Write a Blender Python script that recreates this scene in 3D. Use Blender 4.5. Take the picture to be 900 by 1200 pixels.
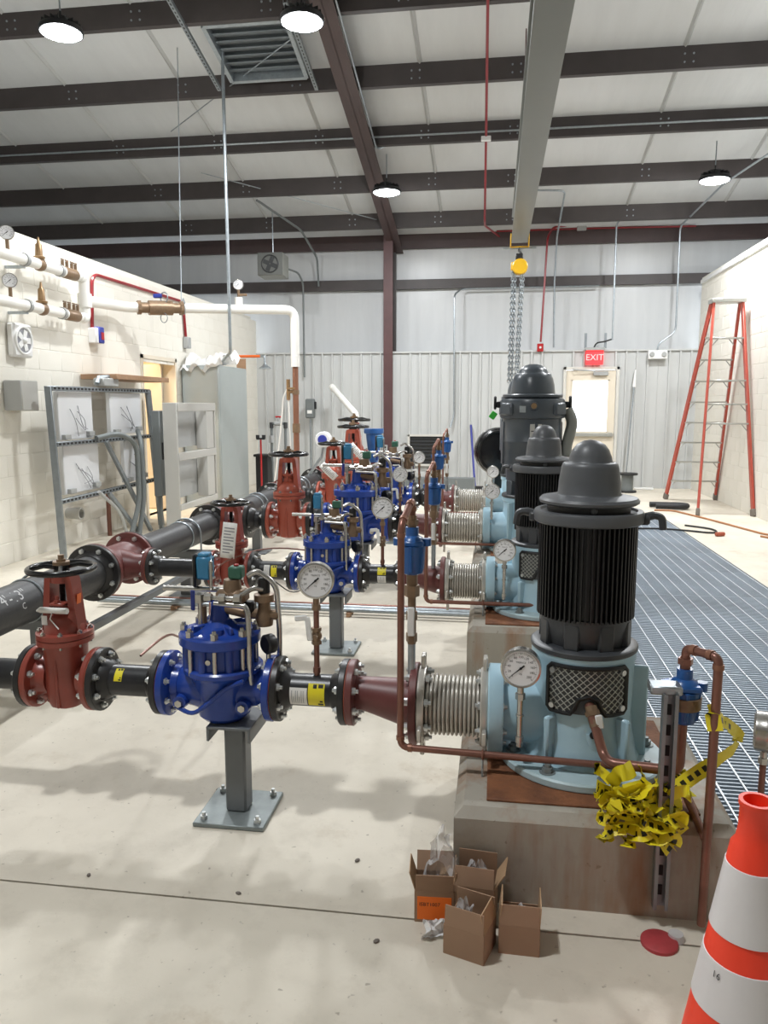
import bpy, bmesh, math, random
from mathutils import Vector, Matrix, Euler, noise
PI = math.pi
sc = bpy.context.scene
for o in list(bpy.data.objects):
    bpy.data.objects.remove(o)
COL = sc.collection
random.seed(7)

# ------------------------------------------------------------------ camera
F_PX, CAM_H = 900.0, 1.48
pitch = math.atan(125 / F_PX)
yaw = math.atan(131 * math.cos(pitch) / F_PX)
cr = Vector((math.cos(yaw), math.sin(yaw), 0))
cf = Vector((-math.sin(yaw) * math.cos(pitch), math.cos(yaw) * math.cos(pitch), -math.sin(pitch)))
cu = cr.cross(cf)
cam_d = bpy.data.cameras.new('camera')
cam_d.sensor_fit = 'VERTICAL'
cam_d.sensor_height = 36
cam_d.lens = 36 * F_PX / 1200
cam_d.clip_start = 0.05
cam_d.clip_end = 100
cam = bpy.data.objects.new('camera', cam_d)
M4 = Matrix((cr, cu, -cf)).transposed().to_4x4()
M4.translation = (0, 0, CAM_H)
cam.matrix_world = M4
COL.objects.link(cam)
sc.camera = cam

# ------------------------------------------------------------------ world, exposure
world = bpy.data.worlds.new('world')
sc.world = world
world.use_nodes = True
world.node_tree.nodes['Background'].inputs[0].default_value = (0.85, 0.92, 1.0, 1)
world.node_tree.nodes['Background'].inputs[1].default_value = 4.0
sc.view_settings.view_transform = 'Standard'
sc.view_settings.look = 'None'
sc.view_settings.gamma = 1
sc.view_settings.use_curve_mapping = False
sc.view_settings.exposure = 0.28
LAMP_W = 105.0
ROOF_FILL = 0.26  # share of lamp power given to the added roof fill

# ------------------------------------------------------------------ materials
def lin(c):
    return tuple((x / 12.92 if x <= 0.04045 else ((x + 0.055) / 1.055) ** 2.4) for x in c)

MATS = {}
def mat(name, rgb, rough=0.5, metal=0.0, var=0.0, vscale=6.0, bump=0.0, bscale=60.0, rgb2=None,
        stretch=None, emit=0.0, trans=0.0, alpha=1.0, spec=0.5, detail=4.0):
    """Principled material: rgb in display values; var mixes towards rgb2 (or a darker rgb) by noise."""
    if name in MATS:
        return MATS[name]
    m = bpy.data.materials.new(name)
    m.use_nodes = True
    nt = m.node_tree
    p = nt.nodes['Principled BSDF']
    c = lin(rgb)
    p.inputs['Base Color'].default_value = (*c, 1)
    p.inputs['Roughness'].default_value = rough
    p.inputs['Metallic'].default_value = metal
    p.inputs['Specular IOR Level'].default_value = spec
    if emit:
        p.inputs['Emission Color'].default_value = (*c, 1)
        p.inputs['Emission Strength'].default_value = emit
    if trans:
        p.inputs['Transmission Weight'].default_value = trans
    if alpha < 1:
        p.inputs['Alpha'].default_value = alpha
    tc = nt.nodes.new('ShaderNodeTexCoord')
    mp = nt.nodes.new('ShaderNodeMapping')
    nt.links.new(tc.outputs['Object'], mp.inputs[0])
    if stretch:
        mp.inputs['Scale'].default_value = stretch
    if var:
        n = nt.nodes.new('ShaderNodeTexNoise')
        n.inputs['Scale'].default_value = vscale
        n.inputs['Detail'].default_value = detail
        n.inputs['Roughness'].default_value = 0.62
        nt.links.new(mp.outputs[0], n.inputs['Vector'])
        r = nt.nodes.new('ShaderNodeValToRGB')
        r.color_ramp.elements[0].position = 0.36
        r.color_ramp.elements[1].position = 0.68
        nt.links.new(n.outputs['Fac'], r.inputs[0])
        mx = nt.nodes.new('ShaderNodeMix')
        mx.data_type = 'RGBA'
        mx.inputs['A'].default_value = (*c, 1)
        d = lin(rgb2) if rgb2 else tuple(x * 0.45 for x in c)
        mx.inputs['B'].default_value = (*d, 1)
        ml = nt.nodes.new('ShaderNodeMath')
        ml.operation = 'MULTIPLY'
        ml.inputs[1].default_value = var
        nt.links.new(r.outputs[0], ml.inputs[0])
        nt.links.new(ml.outputs[0], mx.inputs['Factor'])
        nt.links.new(mx.outputs['Result'], p.inputs['Base Color'])
    if bump:
        n2 = nt.nodes.new('ShaderNodeTexNoise')
        n2.inputs['Scale'].default_value = bscale
        n2.inputs['Detail'].default_value = 3
        nt.links.new(mp.outputs[0], n2.inputs['Vector'])
        bp = nt.nodes.new('ShaderNodeBump')
        bp.inputs['Strength'].default_value = bump
        bp.inputs['Distance'].default_value = 0.01
        nt.links.new(n2.outputs['Fac'], bp.inputs['Height'])
        nt.links.new(bp.outputs[0], p.inputs['Normal'])
    MATS[name] = m
    return m

def concrete_mat(name, rgb, dark, rust=0.0):
    m = bpy.data.materials.new(name)
    m.use_nodes = True
    nt = m.node_tree
    p = nt.nodes['Principled BSDF']
    geo = nt.nodes.new('ShaderNodeNewGeometry')
    def noi(s, d=5, ro=0.6, st=None):
        n = nt.nodes.new('ShaderNodeTexNoise')
        n.inputs['Scale'].default_value = s
        n.inputs['Detail'].default_value = d
        n.inputs['Roughness'].default_value = ro
        src = geo.outputs['Position']
        if st:
            mp = nt.nodes.new('ShaderNodeMapping')
            mp.inputs['Scale'].default_value = st
            nt.links.new(src, mp.inputs[0])
            src = mp.outputs[0]
        nt.links.new(src, n.inputs['Vector'])
        return n.outputs['Fac']
    def ramp(f, a, b):
        r = nt.nodes.new('ShaderNodeMapRange')
        r.inputs['From Min'].default_value = a
        r.inputs['From Max'].default_value = b
        nt.links.new(f, r.inputs['Value'])
        return r.outputs[0]
    def mix(fac, a, b, k=1.0):
        x = nt.nodes.new('ShaderNodeMix')
        x.data_type = 'RGBA'
        if k != 1:
            mm = nt.nodes.new('ShaderNodeMath')
            mm.operation = 'MULTIPLY'
            mm.inputs[1].default_value = k
            nt.links.new(fac, mm.inputs[0])
            fac = mm.outputs[0]
        nt.links.new(fac, x.inputs['Factor'])
        for s, v in (('A', a), ('B', b)):
            if isinstance(v, tuple):
                x.inputs[s].default_value = (*v, 1)
            else:
                nt.links.new(v, x.inputs[s])
        return x.outputs['Result']
    c, d = lin(rgb), lin(dark)
    col = mix(ramp(noi(0.9), 0.4, 0.68), c, d, 0.55)
    col = mix(ramp(noi(5.5, 6, 0.7), 0.5, 0.75), col, d, 0.45)
    col = mix(ramp(noi(38, 2), 0.68, 0.75), col, lin((0.42, 0.37, 0.31)), 0.5)
    col = mix(ramp(noi(2.3, 6, 0.7), 0.58, 0.74), col, lin((0.62, 0.53, 0.41)), 0.45)
    if rust:
        col = mix(ramp(noi(4.0, 5, 0.65, (1, 1, 0.18)), 0.48, 0.66), col, lin((0.56, 0.36, 0.18)), rust)
    nt.links.new(col, p.inputs['Base Color'])
    p.inputs['Roughness'].default_value = 0.62
    p.inputs['Specular IOR Level'].default_value = 0.35
    bp = nt.nodes.new('ShaderNodeBump')
    bp.inputs['Strength'].default_value = 0.12
    bp.inputs['Distance'].default_value = 0.004
    nt.links.new(noi(70, 4), bp.inputs['Height'])
    nt.links.new(bp.outputs[0], p.inputs['Normal'])
    MATS[name] = m
    return m

concrete_mat('concrete_floor', (0.85, 0.82, 0.76), (0.71, 0.675, 0.615))
concrete_mat('concrete_pad', (0.67, 0.645, 0.60), (0.50, 0.475, 0.435), rust=0.75)
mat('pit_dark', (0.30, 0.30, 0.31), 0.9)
mat('cmu', (0.90, 0.885, 0.845), 0.55, bump=0.25, bscale=90, var=0.25, vscale=1.5, rgb2=(0.84, 0.82, 0.77))
mat('mortar', (0.875, 0.86, 0.82), 0.7)
mat('liner', (0.745, 0.75, 0.745), 0.38, var=0.2, vscale=2, rgb2=(0.70, 0.705, 0.70))
mat('vinyl', (0.79, 0.797, 0.80), 0.34, bump=0.22, bscale=1.8, stretch=(4, 4, 0.5), var=0.3, vscale=1.2, rgb2=(0.70, 0.71, 0.72))
mat('roof_vinyl', (0.79, 0.797, 0.80), 0.36, bump=0.4, bscale=2.2, stretch=(5, 0.8, 1), var=0.3, vscale=0.9, rgb2=(0.72, 0.727, 0.73))
mat('seam', (0.70, 0.705, 0.70), 0.5)
mat('purlin', (0.275, 0.25, 0.245), 0.5, var=0.35, vscale=3)
mat('eave_red', (0.275, 0.215, 0.21), 0.5, var=0.3, vscale=3)
mat('primer', (0.325, 0.205, 0.205), 0.5, var=0.3, vscale=4)
mat('crane_grey', (0.47, 0.48, 0.465), 0.36, var=0.15, vscale=2)
mat('galv', (0.66, 0.69, 0.71), 0.36, 0.75, var=0.35, vscale=25)
mat('grate', (0.70, 0.745, 0.79), 0.45, 0.25, var=0.5, vscale=1.1, rgb2=(0.56, 0.585, 0.615))
mat('grate_rod', (0.83, 0.85, 0.87), 0.35, 0.45)
mat('strut', (0.56, 0.585, 0.60), 0.4, 0.6, var=0.3, vscale=14)
mat('slot_black', (0.12, 0.12, 0.13), 0.7)
mat('steel', (0.76, 0.75, 0.73), 0.26, 0.9, var=0.3, vscale=30)
mat('stainless', (0.80, 0.785, 0.755), 0.27, 0.5, var=0.25, vscale=12, rgb2=(0.66, 0.625, 0.57))
mat('zinc', (0.83, 0.84, 0.84), 0.3, 0.8)
mat('black_pipe', (0.115, 0.118, 0.128), 0.34, var=0.5, vscale=18, rgb2=(0.20, 0.20, 0.215))
mat('header_black', (0.185, 0.185, 0.19), 0.45, var=0.5, vscale=6, rgb2=(0.26, 0.26, 0.26), bump=0.1, bscale=50)
mat('black_iron', (0.13, 0.13, 0.135), 0.38, var=0.4, vscale=25, rgb2=(0.21, 0.195, 0.19))
mat('black_gloss', (0.07, 0.07, 0.075), 0.22)
mat('red_valve', (0.575, 0.275, 0.23), 0.3, var=0.35, vscale=9, rgb2=(0.48, 0.19, 0.15))
mat('orange_valve', (0.65, 0.325, 0.255), 0.3, var=0.3, vscale=7, rgb2=(0.58, 0.23, 0.17))
mat('red_primer', (0.44, 0.235, 0.225), 0.42, var=0.4, vscale=8, rgb2=(0.34, 0.185, 0.175))
mat('valve_blue', (0.14, 0.265, 0.60), 0.24, var=0.3, vscale=9, rgb2=(0.11, 0.20, 0.49), bump=0.06, bscale=70)
mat('air_blue', (0.16, 0.37, 0.63), 0.3, var=0.3, vscale=20, rgb2=(0.10, 0.25, 0.50))
mat('pump_blue', (0.68, 0.80, 0.855), 0.32, var=0.35, vscale=6, rgb2=(0.56, 0.70, 0.77))
mat('pump_pale', (0.71, 0.80, 0.825), 0.4, var=0.4, vscale=7, rgb2=(0.60, 0.68, 0.69))
mat('motor', (0.225, 0.235, 0.25), 0.4, var=0.3, vscale=9, rgb2=(0.29, 0.295, 0.305))
mat('motor_cap', (0.315, 0.325, 0.34), 0.42, var=0.4, vscale=7, rgb2=(0.38, 0.385, 0.395))
mat('motor_black', (0.085, 0.088, 0.095), 0.4)
mat('big_motor', (0.275, 0.30, 0.325), 0.3, var=0.3, vscale=5, rgb2=(0.22, 0.24, 0.265))
mat('rust', (0.54, 0.345, 0.22), 0.75, var=0.9, vscale=9, rgb2=(0.36, 0.22, 0.155), bump=0.3, bscale=60)
mat('copper', (0.535, 0.365, 0.31), 0.34, 0.4, var=0.45, vscale=9, rgb2=(0.40, 0.28, 0.245))
mat('copper_new', (0.585, 0.41, 0.33), 0.36, 0.4, var=0.35, vscale=6, rgb2=(0.47, 0.33, 0.27))
mat('bronze', (0.55, 0.455, 0.36), 0.4, 0.4, var=0.5, vscale=30, rgb2=(0.42, 0.345, 0.28))
mat('brass', (0.62, 0.50, 0.36), 0.35, 0.45, var=0.3, vscale=20)
mat('dial_white', (0.93, 0.93, 0.94), 0.4)
mat('ink', (0.10, 0.10, 0.12), 0.6)
mat('ink_blue', (0.25, 0.35, 0.62), 0.6)
mat('white_tag', (0.92, 0.915, 0.90), 0.55)
mat('tag_grey', (0.55, 0.55, 0.57), 0.6)
mat('yellow', (0.92, 0.86, 0.16), 0.45)
mat('orange_tag', (0.90, 0.42, 0.15), 0.5)
mat('chalk', (0.78, 0.78, 0.78), 0.9)
mat('white_pvc', (0.93, 0.925, 0.905), 0.4)
mat('white_plastic', (0.90, 0.90, 0.895), 0.4)
mat('red_conduit', (0.52, 0.11, 0.135), 0.35)
mat('red_box', (0.66, 0.12, 0.13), 0.35)
mat('blue_tape', (0.17, 0.22, 0.58), 0.5)
mat('solenoid_blue', (0.22, 0.50, 0.66), 0.4, var=0.3, vscale=25)
mat('solenoid_green', (0.20, 0.38, 0.31), 0.45)
mat('handle_blue', (0.12, 0.19, 0.50), 0.4)
mat('support_grey', (0.44, 0.455, 0.465), 0.42, var=0.3, vscale=6, rgb2=(0.37, 0.38, 0.39))
mat('plate_galv', (0.545, 0.575, 0.575), 0.42, 0.35, var=0.4, vscale=12)
mat('cabinet', (0.62, 0.645, 0.64), 0.4, var=0.15, vscale=1.5)
mat('enclosure', (0.71, 0.705, 0.685), 0.42, var=0.1, vscale=2)
mat('dark_enclosure', (0.42, 0.44, 0.44), 0.5)
mat('panel_white', (0.84, 0.845, 0.855), 0.4)
mat('box_grey', (0.63, 0.635, 0.63), 0.4)
mat('wood', (0.66, 0.52, 0.40), 0.6, var=0.4, vscale=3, stretch=(1, 12, 12))
mat('door_cream', (0.86, 0.82, 0.75), 0.4)
mat('frame_grey', (0.80, 0.79, 0.76), 0.4)
mat('warm_room', (0.93, 0.86, 0.74), 0.7)
mat('ladder_orange', (0.70, 0.30, 0.235), 0.4, var=0.2, vscale=6)
mat('aluminium', (0.70, 0.70, 0.68), 0.35, 0.6)
mat('rubber', (0.45, 0.42, 0.39), 0.8)
mat('black_rubber', (0.12, 0.12, 0.125), 0.6)
mat('hoist_yellow', (0.92, 0.72, 0.13), 0.4)
mat('cone_orange', (0.985, 0.27, 0.165), 0.4)
mat('cone_white', (0.90, 0.885, 0.89), 0.3, var=0.2, vscale=9, rgb2=(0.83, 0.81, 0.82))
mat('cardboard', (0.635, 0.515, 0.42), 0.8, var=0.25, vscale=9, rgb2=(0.56, 0.445, 0.36))
mat('cardboard_in', (0.72, 0.59, 0.46), 0.8, var=0.2, vscale=9)
mat('label_orange', (0.98, 0.47, 0.12), 0.55)
mat('poly', (0.90, 0.90, 0.91), 0.12, alpha=0.55)
mat('poly_white', (0.93, 0.93, 0.93), 0.25, alpha=0.85)
mat('red_plastic', (0.70, 0.25, 0.27), 0.6, var=0.4, vscale=30, rgb2=(0.55, 0.20, 0.21))
mat('blue_pole', (0.16, 0.19, 0.52), 0.4)
mat('green_tag', (0.22, 0.72, 0.24), 0.5)
mat('mesh_black', (0.20, 0.205, 0.21), 0.5)
mat('screen_wire', (0.70, 0.71, 0.69), 0.4, 0.5)
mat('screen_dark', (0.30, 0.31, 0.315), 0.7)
mat('heater_grey', (0.37, 0.375, 0.36), 0.45)
mat('heater_pale', (0.50, 0.505, 0.48), 0.45)
mat('cord_orange', (0.66, 0.45, 0.30), 0.6)
mat('cord_black', (0.10, 0.10, 0.10), 0.6)
mat('gasket', (0.62, 0.30, 0.20), 0.6)
mat('lamp_white', (0.95, 0.97, 1.0), 0.5, emit=30.0)
mat('exit_red', (1.0, 0.20, 0.22), 0.4, emit=1.1)
mat('exit_plate', (0.96, 0.62, 0.62), 0.3, alpha=0.45)
mat('exit_letters', (1.0, 0.55, 0.55), 0.4, emit=1.6)
mat('daylight_glass', (0.96, 0.98, 1.0), 0.05, alpha=0.25)
mat('day_sky', (0.97, 0.985, 1.0), 0.9, emit=2.2)
mat('glass', (0.95, 0.96, 0.97), 0.03, alpha=0.1)

def tape_mat():
    m = bpy.data.materials.new('caution_tape')
    m.use_nodes = True
    nt = m.node_tree
    p = nt.nodes['Principled BSDF']
    p.inputs['Roughness'].default_value = 0.3
    uv = nt.nodes.new('ShaderNodeUVMap')
    sp = nt.nodes.new('ShaderNodeSeparateXYZ')
    nt.links.new(uv.outputs[0], sp.inputs[0])
    def mth(op, a, b=None):
        n = nt.nodes.new('ShaderNodeMath')
        n.operation = op
        for i, v in enumerate((a, b)):
            if v is None:
                continue
            if isinstance(v, (int, float)):
                n.inputs[i].default_value = v
            else:
                nt.links.new(v, n.inputs[i])
        return n.outputs[0]
    fx = mth('FRACT', mth('MULTIPLY', sp.outputs[0], 0.8))
    letter = mth('LESS_THAN', mth('FRACT', mth('MULTIPLY', fx, 13.0)), 0.55)
    word = mth('LESS_THAN', fx, 0.5)
    row = mth('MULTIPLY', mth('GREATER_THAN', sp.outputs[1], 0.3), mth('LESS_THAN', sp.outputs[1], 0.68))
    k = mth('MULTIPLY', mth('MULTIPLY', letter, word), row)
    mx = nt.nodes.new('ShaderNodeMix')
    mx.data_type = 'RGBA'
    mx.inputs['A'].default_value = (*lin((0.93, 0.86, 0.17)), 1)
    mx.inputs['B'].default_value = (*lin((0.14, 0.15, 0.08)), 1)
    nt.links.new(k, mx.inputs['Factor'])
    nt.links.new(mx.outputs['Result'], p.inputs['Base Color'])
    MATS['caution_tape'] = m
tape_mat()

# ------------------------------------------------------------------ mesh builder
def frame(d):
    d = Vector(d).normalized()
    a = Vector((0, 0, 1)) if abs(d.z) < 0.9 else Vector((1, 0, 0))
    u = a.cross(d).normalized()
    return u, d.cross(u), d

class B:
    def __init__(s):
        s.v, s.f, s.uv = [], [], None
    def add(s, vs, fs, m=None):
        k = len(s.v)
        s.v += [tuple(m @ Vector(v)) if m else tuple(v) for v in vs]
        s.f += [tuple(i + k for i in f) for f in fs]
        return s
    def box(s, c, d, ch=0.0, m=None):
        hx, hy, hz = d[0] / 2, d[1] / 2, d[2] / 2
        cx, cy, cz = c
        if ch <= 0:
            vs = [(cx + i * hx, cy + j * hy, cz + k * hz) for i in (-1, 1) for j in (-1, 1) for k in (-1, 1)]
            return s.add(vs, [(0, 1, 3, 2), (4, 6, 7, 5), (0, 4, 5, 1), (2, 3, 7, 6), (0, 2, 6, 4), (1, 5, 7, 3)], m)
        ch = min(ch, hx * .9, hy * .9, hz * .9)
        vs, ix = [], {}
        for i in (-1, 1):
            for j in (-1, 1):
                for k in (-1, 1):
                    for a in range(3):
                        q = [hx - ch, hy - ch, hz - ch]
                        q[a] += ch
                        ix[(i, j, k, a)] = len(vs)
                        vs.append((cx + i * q[0], cy + j * q[1], cz + k * q[2]))
        fs = []
        for sg in (-1, 1):
            fs.append(tuple(ix[(sg, j, k, 0)] for j, k in ((-1, -1), (1, -1), (1, 1), (-1, 1))))
            fs.append(tuple(ix[(i, sg, k, 1)] for i, k in ((-1, -1), (1, -1), (1, 1), (-1, 1))))
            fs.append(tuple(ix[(i, j, sg, 2)] for i, j in ((-1, -1), (1, -1), (1, 1), (-1, 1))))
        for a in (-1, 1):
            for b in (-1, 1):
                fs.append((ix[(a, b, -1, 0)], ix[(a, b, 1, 0)], ix[(a, b, 1, 1)], ix[(a, b, -1, 1)]))
                fs.append((ix[(a, -1, b, 0)], ix[(a, 1, b, 0)], ix[(a, 1, b, 2)], ix[(a, -1, b, 2)]))
                fs.append((ix[(-1, a, b, 1)], ix[(1, a, b, 1)], ix[(1, a, b, 2)], ix[(-1, a, b, 2)]))
                for k in (-1, 1):
                    fs.append((ix[(a, b, k, 0)], ix[(a, b, k, 1)], ix[(a, b, k, 2)]))
        return s.add(vs, fs, m)
    def cyl(s, p0, p1, r0, r1=None, n=16, cap=True, m=None):
        r1 = r0 if r1 is None else r1
        p0, p1 = Vector(p0), Vector(p1)
        u, w, d = frame(p1 - p0)
        vs = []
        for p, r in ((p0, r0), (p1, r1)):
            for i in range(n):
                a = 2 * PI * (i + .5) / n
                vs.append(p + u * (r * math.cos(a)) + w * (r * math.sin(a)))
        fs = [(i, (i + 1) % n, n + (i + 1) % n, n + i) for i in range(n)]
        if cap:
            fs += [tuple(range(n - 1, -1, -1)), tuple(range(n, 2 * n))]
        return s.add(vs, fs, m)
    def lathe(s, prof, n=24, ax='z', o=(0, 0, 0), m=None, a0=0.0, a1=2 * PI):
        full = abs(a1 - a0 - 2 * PI) < 1e-6
        cnt = n if full else n + 1
        vs, rows = [], []
        for r, t in prof:
            row = []
            if r <= 1e-6:
                vs.append((r, 0, t, 0))
                row = [len(vs) - 1] * cnt
            else:
                for i in range(cnt):
                    a = a0 + (a1 - a0) * i / n
                    vs.append((r, a, t, 1))
                    row.append(len(vs) - 1)
            rows.append(row)
        out = []
        for r, a, t, q in vs:
            c, d = r * math.cos(a), r * math.sin(a)
            if not q:
                c = d = 0
            p = {'z': (c, d, t), 'x': (t, c, d), 'y': (c, t, d)}[ax]
            out.append((p[0] + o[0], p[1] + o[1], p[2] + o[2]))
        fs = []
        for j in range(len(rows) - 1):
            A, Bq = rows[j], rows[j + 1]
            for i in range(n):
                k = (i + 1) % cnt
                q = []
                for x in (A[i], A[k], Bq[k], Bq[i]):
                    if x not in q:
                        q.append(x)
                if len(q) > 2:
                    fs.append(tuple(q))
        if full:
            if prof[0][0] > 1e-6:
                fs.append(tuple(reversed(rows[0])))
            if prof[-1][0] > 1e-6:
                fs.append(tuple(rows[-1]))
        return s.add(out, fs, m)
    def tube(s, pts, r, n=8, cap=True, m=None, closed=False):
        P = [Vector(p) for p in pts]
        N = len(P)
        T = []
        for i in range(N):
            a = P[(i - 1) % N] if closed or i > 0 else P[i]
            b = P[(i + 1) % N] if closed or i < N - 1 else P[i]
            t = (b - a)
            T.append(t.normalized() if t.length > 1e-9 else Vector((0, 0, 1)))
        u, w, _ = frame(T[0])
        vs = []
        for i in range(N):
            if i:
                q = T[i - 1].rotation_difference(T[i])
                u = q @ u
            u = (u - T[i] * u.dot(T[i])).normalized()
            w = T[i].cross(u)
            rr = r[i] if isinstance(r, (list, tuple)) else r
            for k in range(n):
                a = 2 * PI * k / n
                vs.append(P[i] + u * (rr * math.cos(a)) + w * (rr * math.sin(a)))
        fs = []
        for i in range(N if closed else N - 1):
            j = (i + 1) % N
            for k in range(n):
                fs.append((i * n + k, i * n + (k + 1) % n, j * n + (k + 1) % n, j * n + k))
        if cap and not closed:
            fs += [tuple(range(n - 1, -1, -1)), tuple(range((N - 1) * n, N * n))]
        return s.add(vs, fs, m)
    def prism(s, poly, z0, z1, m=None):
        n = len(poly)
        vs = [(x, y, z0) for x, y in poly] + [(x, y, z1) for x, y in poly]
        fs = [(i, (i + 1) % n, n + (i + 1) % n, n + i) for i in range(n)]
        fs += [tuple(range(n - 1, -1, -1)), tuple(range(n, 2 * n))]
        return s.add(vs, fs, m)
    def sphere(s, c, r, n=12, k=8, sc=(1, 1, 1)):
        prof = [(r * math.sin(PI * i / k), -r * math.cos(PI * i / k)) for i in range(k + 1)]
        prof[0] = (0, -r)
        prof[-1] = (0, r)
        return s.lathe(prof, n, m=Matrix.Translation(c) @ Matrix.Diagonal((*sc, 1)))
    def torus(s, c, d, R, r, n=24, k=8):
        u, w, _ = frame(d)
        return s.tube([Vector(c) + u * (R * math.cos(2 * PI * i / n)) + w * (R * math.sin(2 * PI * i / n)) for i in range(n)], r, k, closed=True)
    def hexn(s, p0, p1, r):
        return s.cyl(p0, p1, r, n=6)
    def grid(s, fn, nu, nv):
        vs = [fn(i / nu, j / nv) for i in range(nu + 1) for j in range(nv + 1)]
        fs = [(i * (nv + 1) + j, (i + 1) * (nv + 1) + j, (i + 1) * (nv + 1) + j + 1, i * (nv + 1) + j + 1) for i in range(nu) for j in range(nv)]
        return s.add(vs, fs)
    def mesh(s, name, material, ang=38, norm=True):
        me = bpy.data.meshes.new(name)
        me.from_pydata([tuple(v) for v in s.v], [], s.f)
        if s.uv:
            ul = me.uv_layers.new(name='UVMap')
            for l in me.loops:
                ul.data[l.index].uv = s.uv[l.vertex_index]
        if norm:
            bm = bmesh.new()
            bm.from_mesh(me)
            bmesh.ops.recalc_face_normals(bm, faces=bm.faces)
            bm.to_mesh(me)
            bm.free()
        me.shade_smooth()
        me.set_sharp_from_angle(angle=math.radians(ang))
        me.materials.append(MATS[material])
        return me

CACHE = {}
def cached(key, fn, material, name, ang=38):
    k = (key, material)
    if k not in CACHE:
        CACHE[k] = fn().mesh(name, material, ang)
    return CACHE[k]

def link(name, data, parent=None, loc=(0, 0, 0), rot=(0, 0, 0), scale=1):
    o = bpy.data.objects.new(name, data)
    COL.objects.link(o)
    o.parent = parent
    o.location = loc
    o.rotation_euler = rot
    o.scale = (scale,) * 3 if isinstance(scale, (int, float)) else scale
    return o

def part(name, b, material, parent, loc=(0, 0, 0), rot=(0, 0, 0), scale=1, label=None, key=None, ang=38, kind=None):
    if isinstance(b, B):
        me = b.mesh(name, material, ang)
    elif callable(b):
        me = cached(key or name, b, material, name, ang)
    else:
        me = b
    o = link(name, me, parent, loc, rot, scale)
    if label:
        o['label'] = label
    if kind:
        o['kind'] = kind
    return o

def tag(o, label, cat, group=None):
    o['label'] = label
    o['category'] = cat
    if group:
        o['group'] = group
    return o

def thing(name, label, cat, loc=(0, 0, 0), rot=(0, 0, 0), scale=1, group=None):
    o = link(name, None, None, loc, rot, scale)
    o.empty_display_size = 0.05
    return tag(o, label, cat, group)

def solo(name, b, material, label, cat, loc=(0, 0, 0), rot=(0, 0, 0), scale=1, group=None, key=None, ang=38):
    return tag(part(name, b, material, None, loc, rot, scale, key=key, ang=ang), label, cat, group)

def struct(name, b, material, loc=(0, 0, 0), rot=(0, 0, 0)):
    o = part(name, b, material, None, loc, rot)
    o['kind'] = 'structure'
    return o

def fillet(pts, rad, seg=5):
    P = [Vector(p) for p in pts]
    out = [P[0]]
    for i in range(1, len(P) - 1):
        a, b = (P[i - 1] - P[i]), (P[i + 1] - P[i])
        k = min(rad, a.length * .49, b.length * .49)
        A, C_ = P[i] + a.normalized() * k, P[i] + b.normalized() * k
        for j in range(seg + 1):
            t = j / seg
            out.append(A * (1 - t) ** 2 + P[i] * (2 * t * (1 - t)) + C_ * t ** 2)
    out.append(P[-1])
    return out

TXT = {}
def text_bm(s, size=1.0, align='CENTER'):
    """vertices/faces of a flat text, centred on the origin in its XY plane"""
    if (s, size, align) not in TXT:
        cu_ = bpy.data.curves.new('txt', 'FONT')
        cu_.body = s
        cu_.size = size
        cu_.align_x = align
        cu_.align_y = 'CENTER'
        cu_.resolution_u = 2
        o = bpy.data.objects.new('txt', cu_)
        COL.objects.link(o)
        dg = bpy.context.evaluated_depsgraph_get()
        me = bpy.data.meshes.new_from_object(o.evaluated_get(dg))
        TXT[(s, size, align)] = ([tuple(v.co) for v in me.vertices], [tuple(p.vertices) for p in me.polygons])
        bpy.data.objects.remove(o)
        bpy.data.curves.remove(cu_)
        bpy.data.meshes.remove(me)
    return TXT[(s, size, align)]

RX90 = Matrix.Rotation(PI / 2, 4, 'X')       # XY text stands up facing -Y

# ================================================================== SETTING
BACK = 14.30          # liner panel plane
XL, XR = -4.5, 3.48   # block wall faces
def purl_z(y):        # underside of the purlins
    return 4.54 + 0.22 * (13.8 - y)

# ---- floor: base, slabs with open joints, trench under the grating
GX0, GX1, GY0, GY1 = 0.735, 2.235, 2.496, 11.0
b = B()
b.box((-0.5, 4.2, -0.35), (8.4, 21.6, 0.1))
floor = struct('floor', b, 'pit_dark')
J = 0.004
ys = [-6.4, -1.6, 2.04, BACK + 0.05]
def slab(x0, x1, y0, y1):
    b = B()
    b.box(((x0 + x1) / 2, (y0 + y1) / 2, -0.15), (x1 - x0, y1 - y0, 0.30))
    part('slab', b, 'concrete_floor', floor)
for y0, y1 in zip(ys[:-1], ys[1:]):
    a, c = y0 + J, y1 - J
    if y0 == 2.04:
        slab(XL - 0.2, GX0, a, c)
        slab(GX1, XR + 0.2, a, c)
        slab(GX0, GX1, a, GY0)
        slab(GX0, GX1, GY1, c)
    else:
        slab(XL - 0.2, XR + 0.2, a, c)

# ---- grating panels
gr = thing('floor_grating', 'galvanised steel bar grating covering the long trench beside the pumps', 'grating', (GX0, GY0, 0))
def grate_panel():
    b = B()
    W, D = GX1 - GX0 - 0.008, 0.914
    n = 30
    for i in range(n):
        b.box((W / 2, 0.003 + i * D / (n - 1), -0.02), (W, 0.0095, 0.035))
    for x in (0.003, W - 0.003):
        b.box((x, D / 2, -0.02), (0.006, D, 0.035))
    return b
def grate_rods():
    b = B()
    W, D = GX1 - GX0 - 0.008, 0.914
    k = 0.05
    while k < W:
        b.box((k, D / 2, 0.0), (0.0065, D, 0.006))
        k += 0.1016
    return b
for i in range(10):
    s = (1, 1, 1) if i < 9 else (1, 0.24, 1)
    p = part('grating_panel', grate_panel, 'grate', gr, (0.004, i * 0.92 + 0.002, 0), scale=s, key='gp')
    part('cross_rods', grate_rods, 'grate_rod', p, key='grod')
b = B()
b.box((GX1 - 0.004, (GY0 + GY1) / 2, -0.012), (0.008, GY1 - GY0, 0.03))
part('edge_angle', b, 'dark_enclosure', floor)

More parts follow.
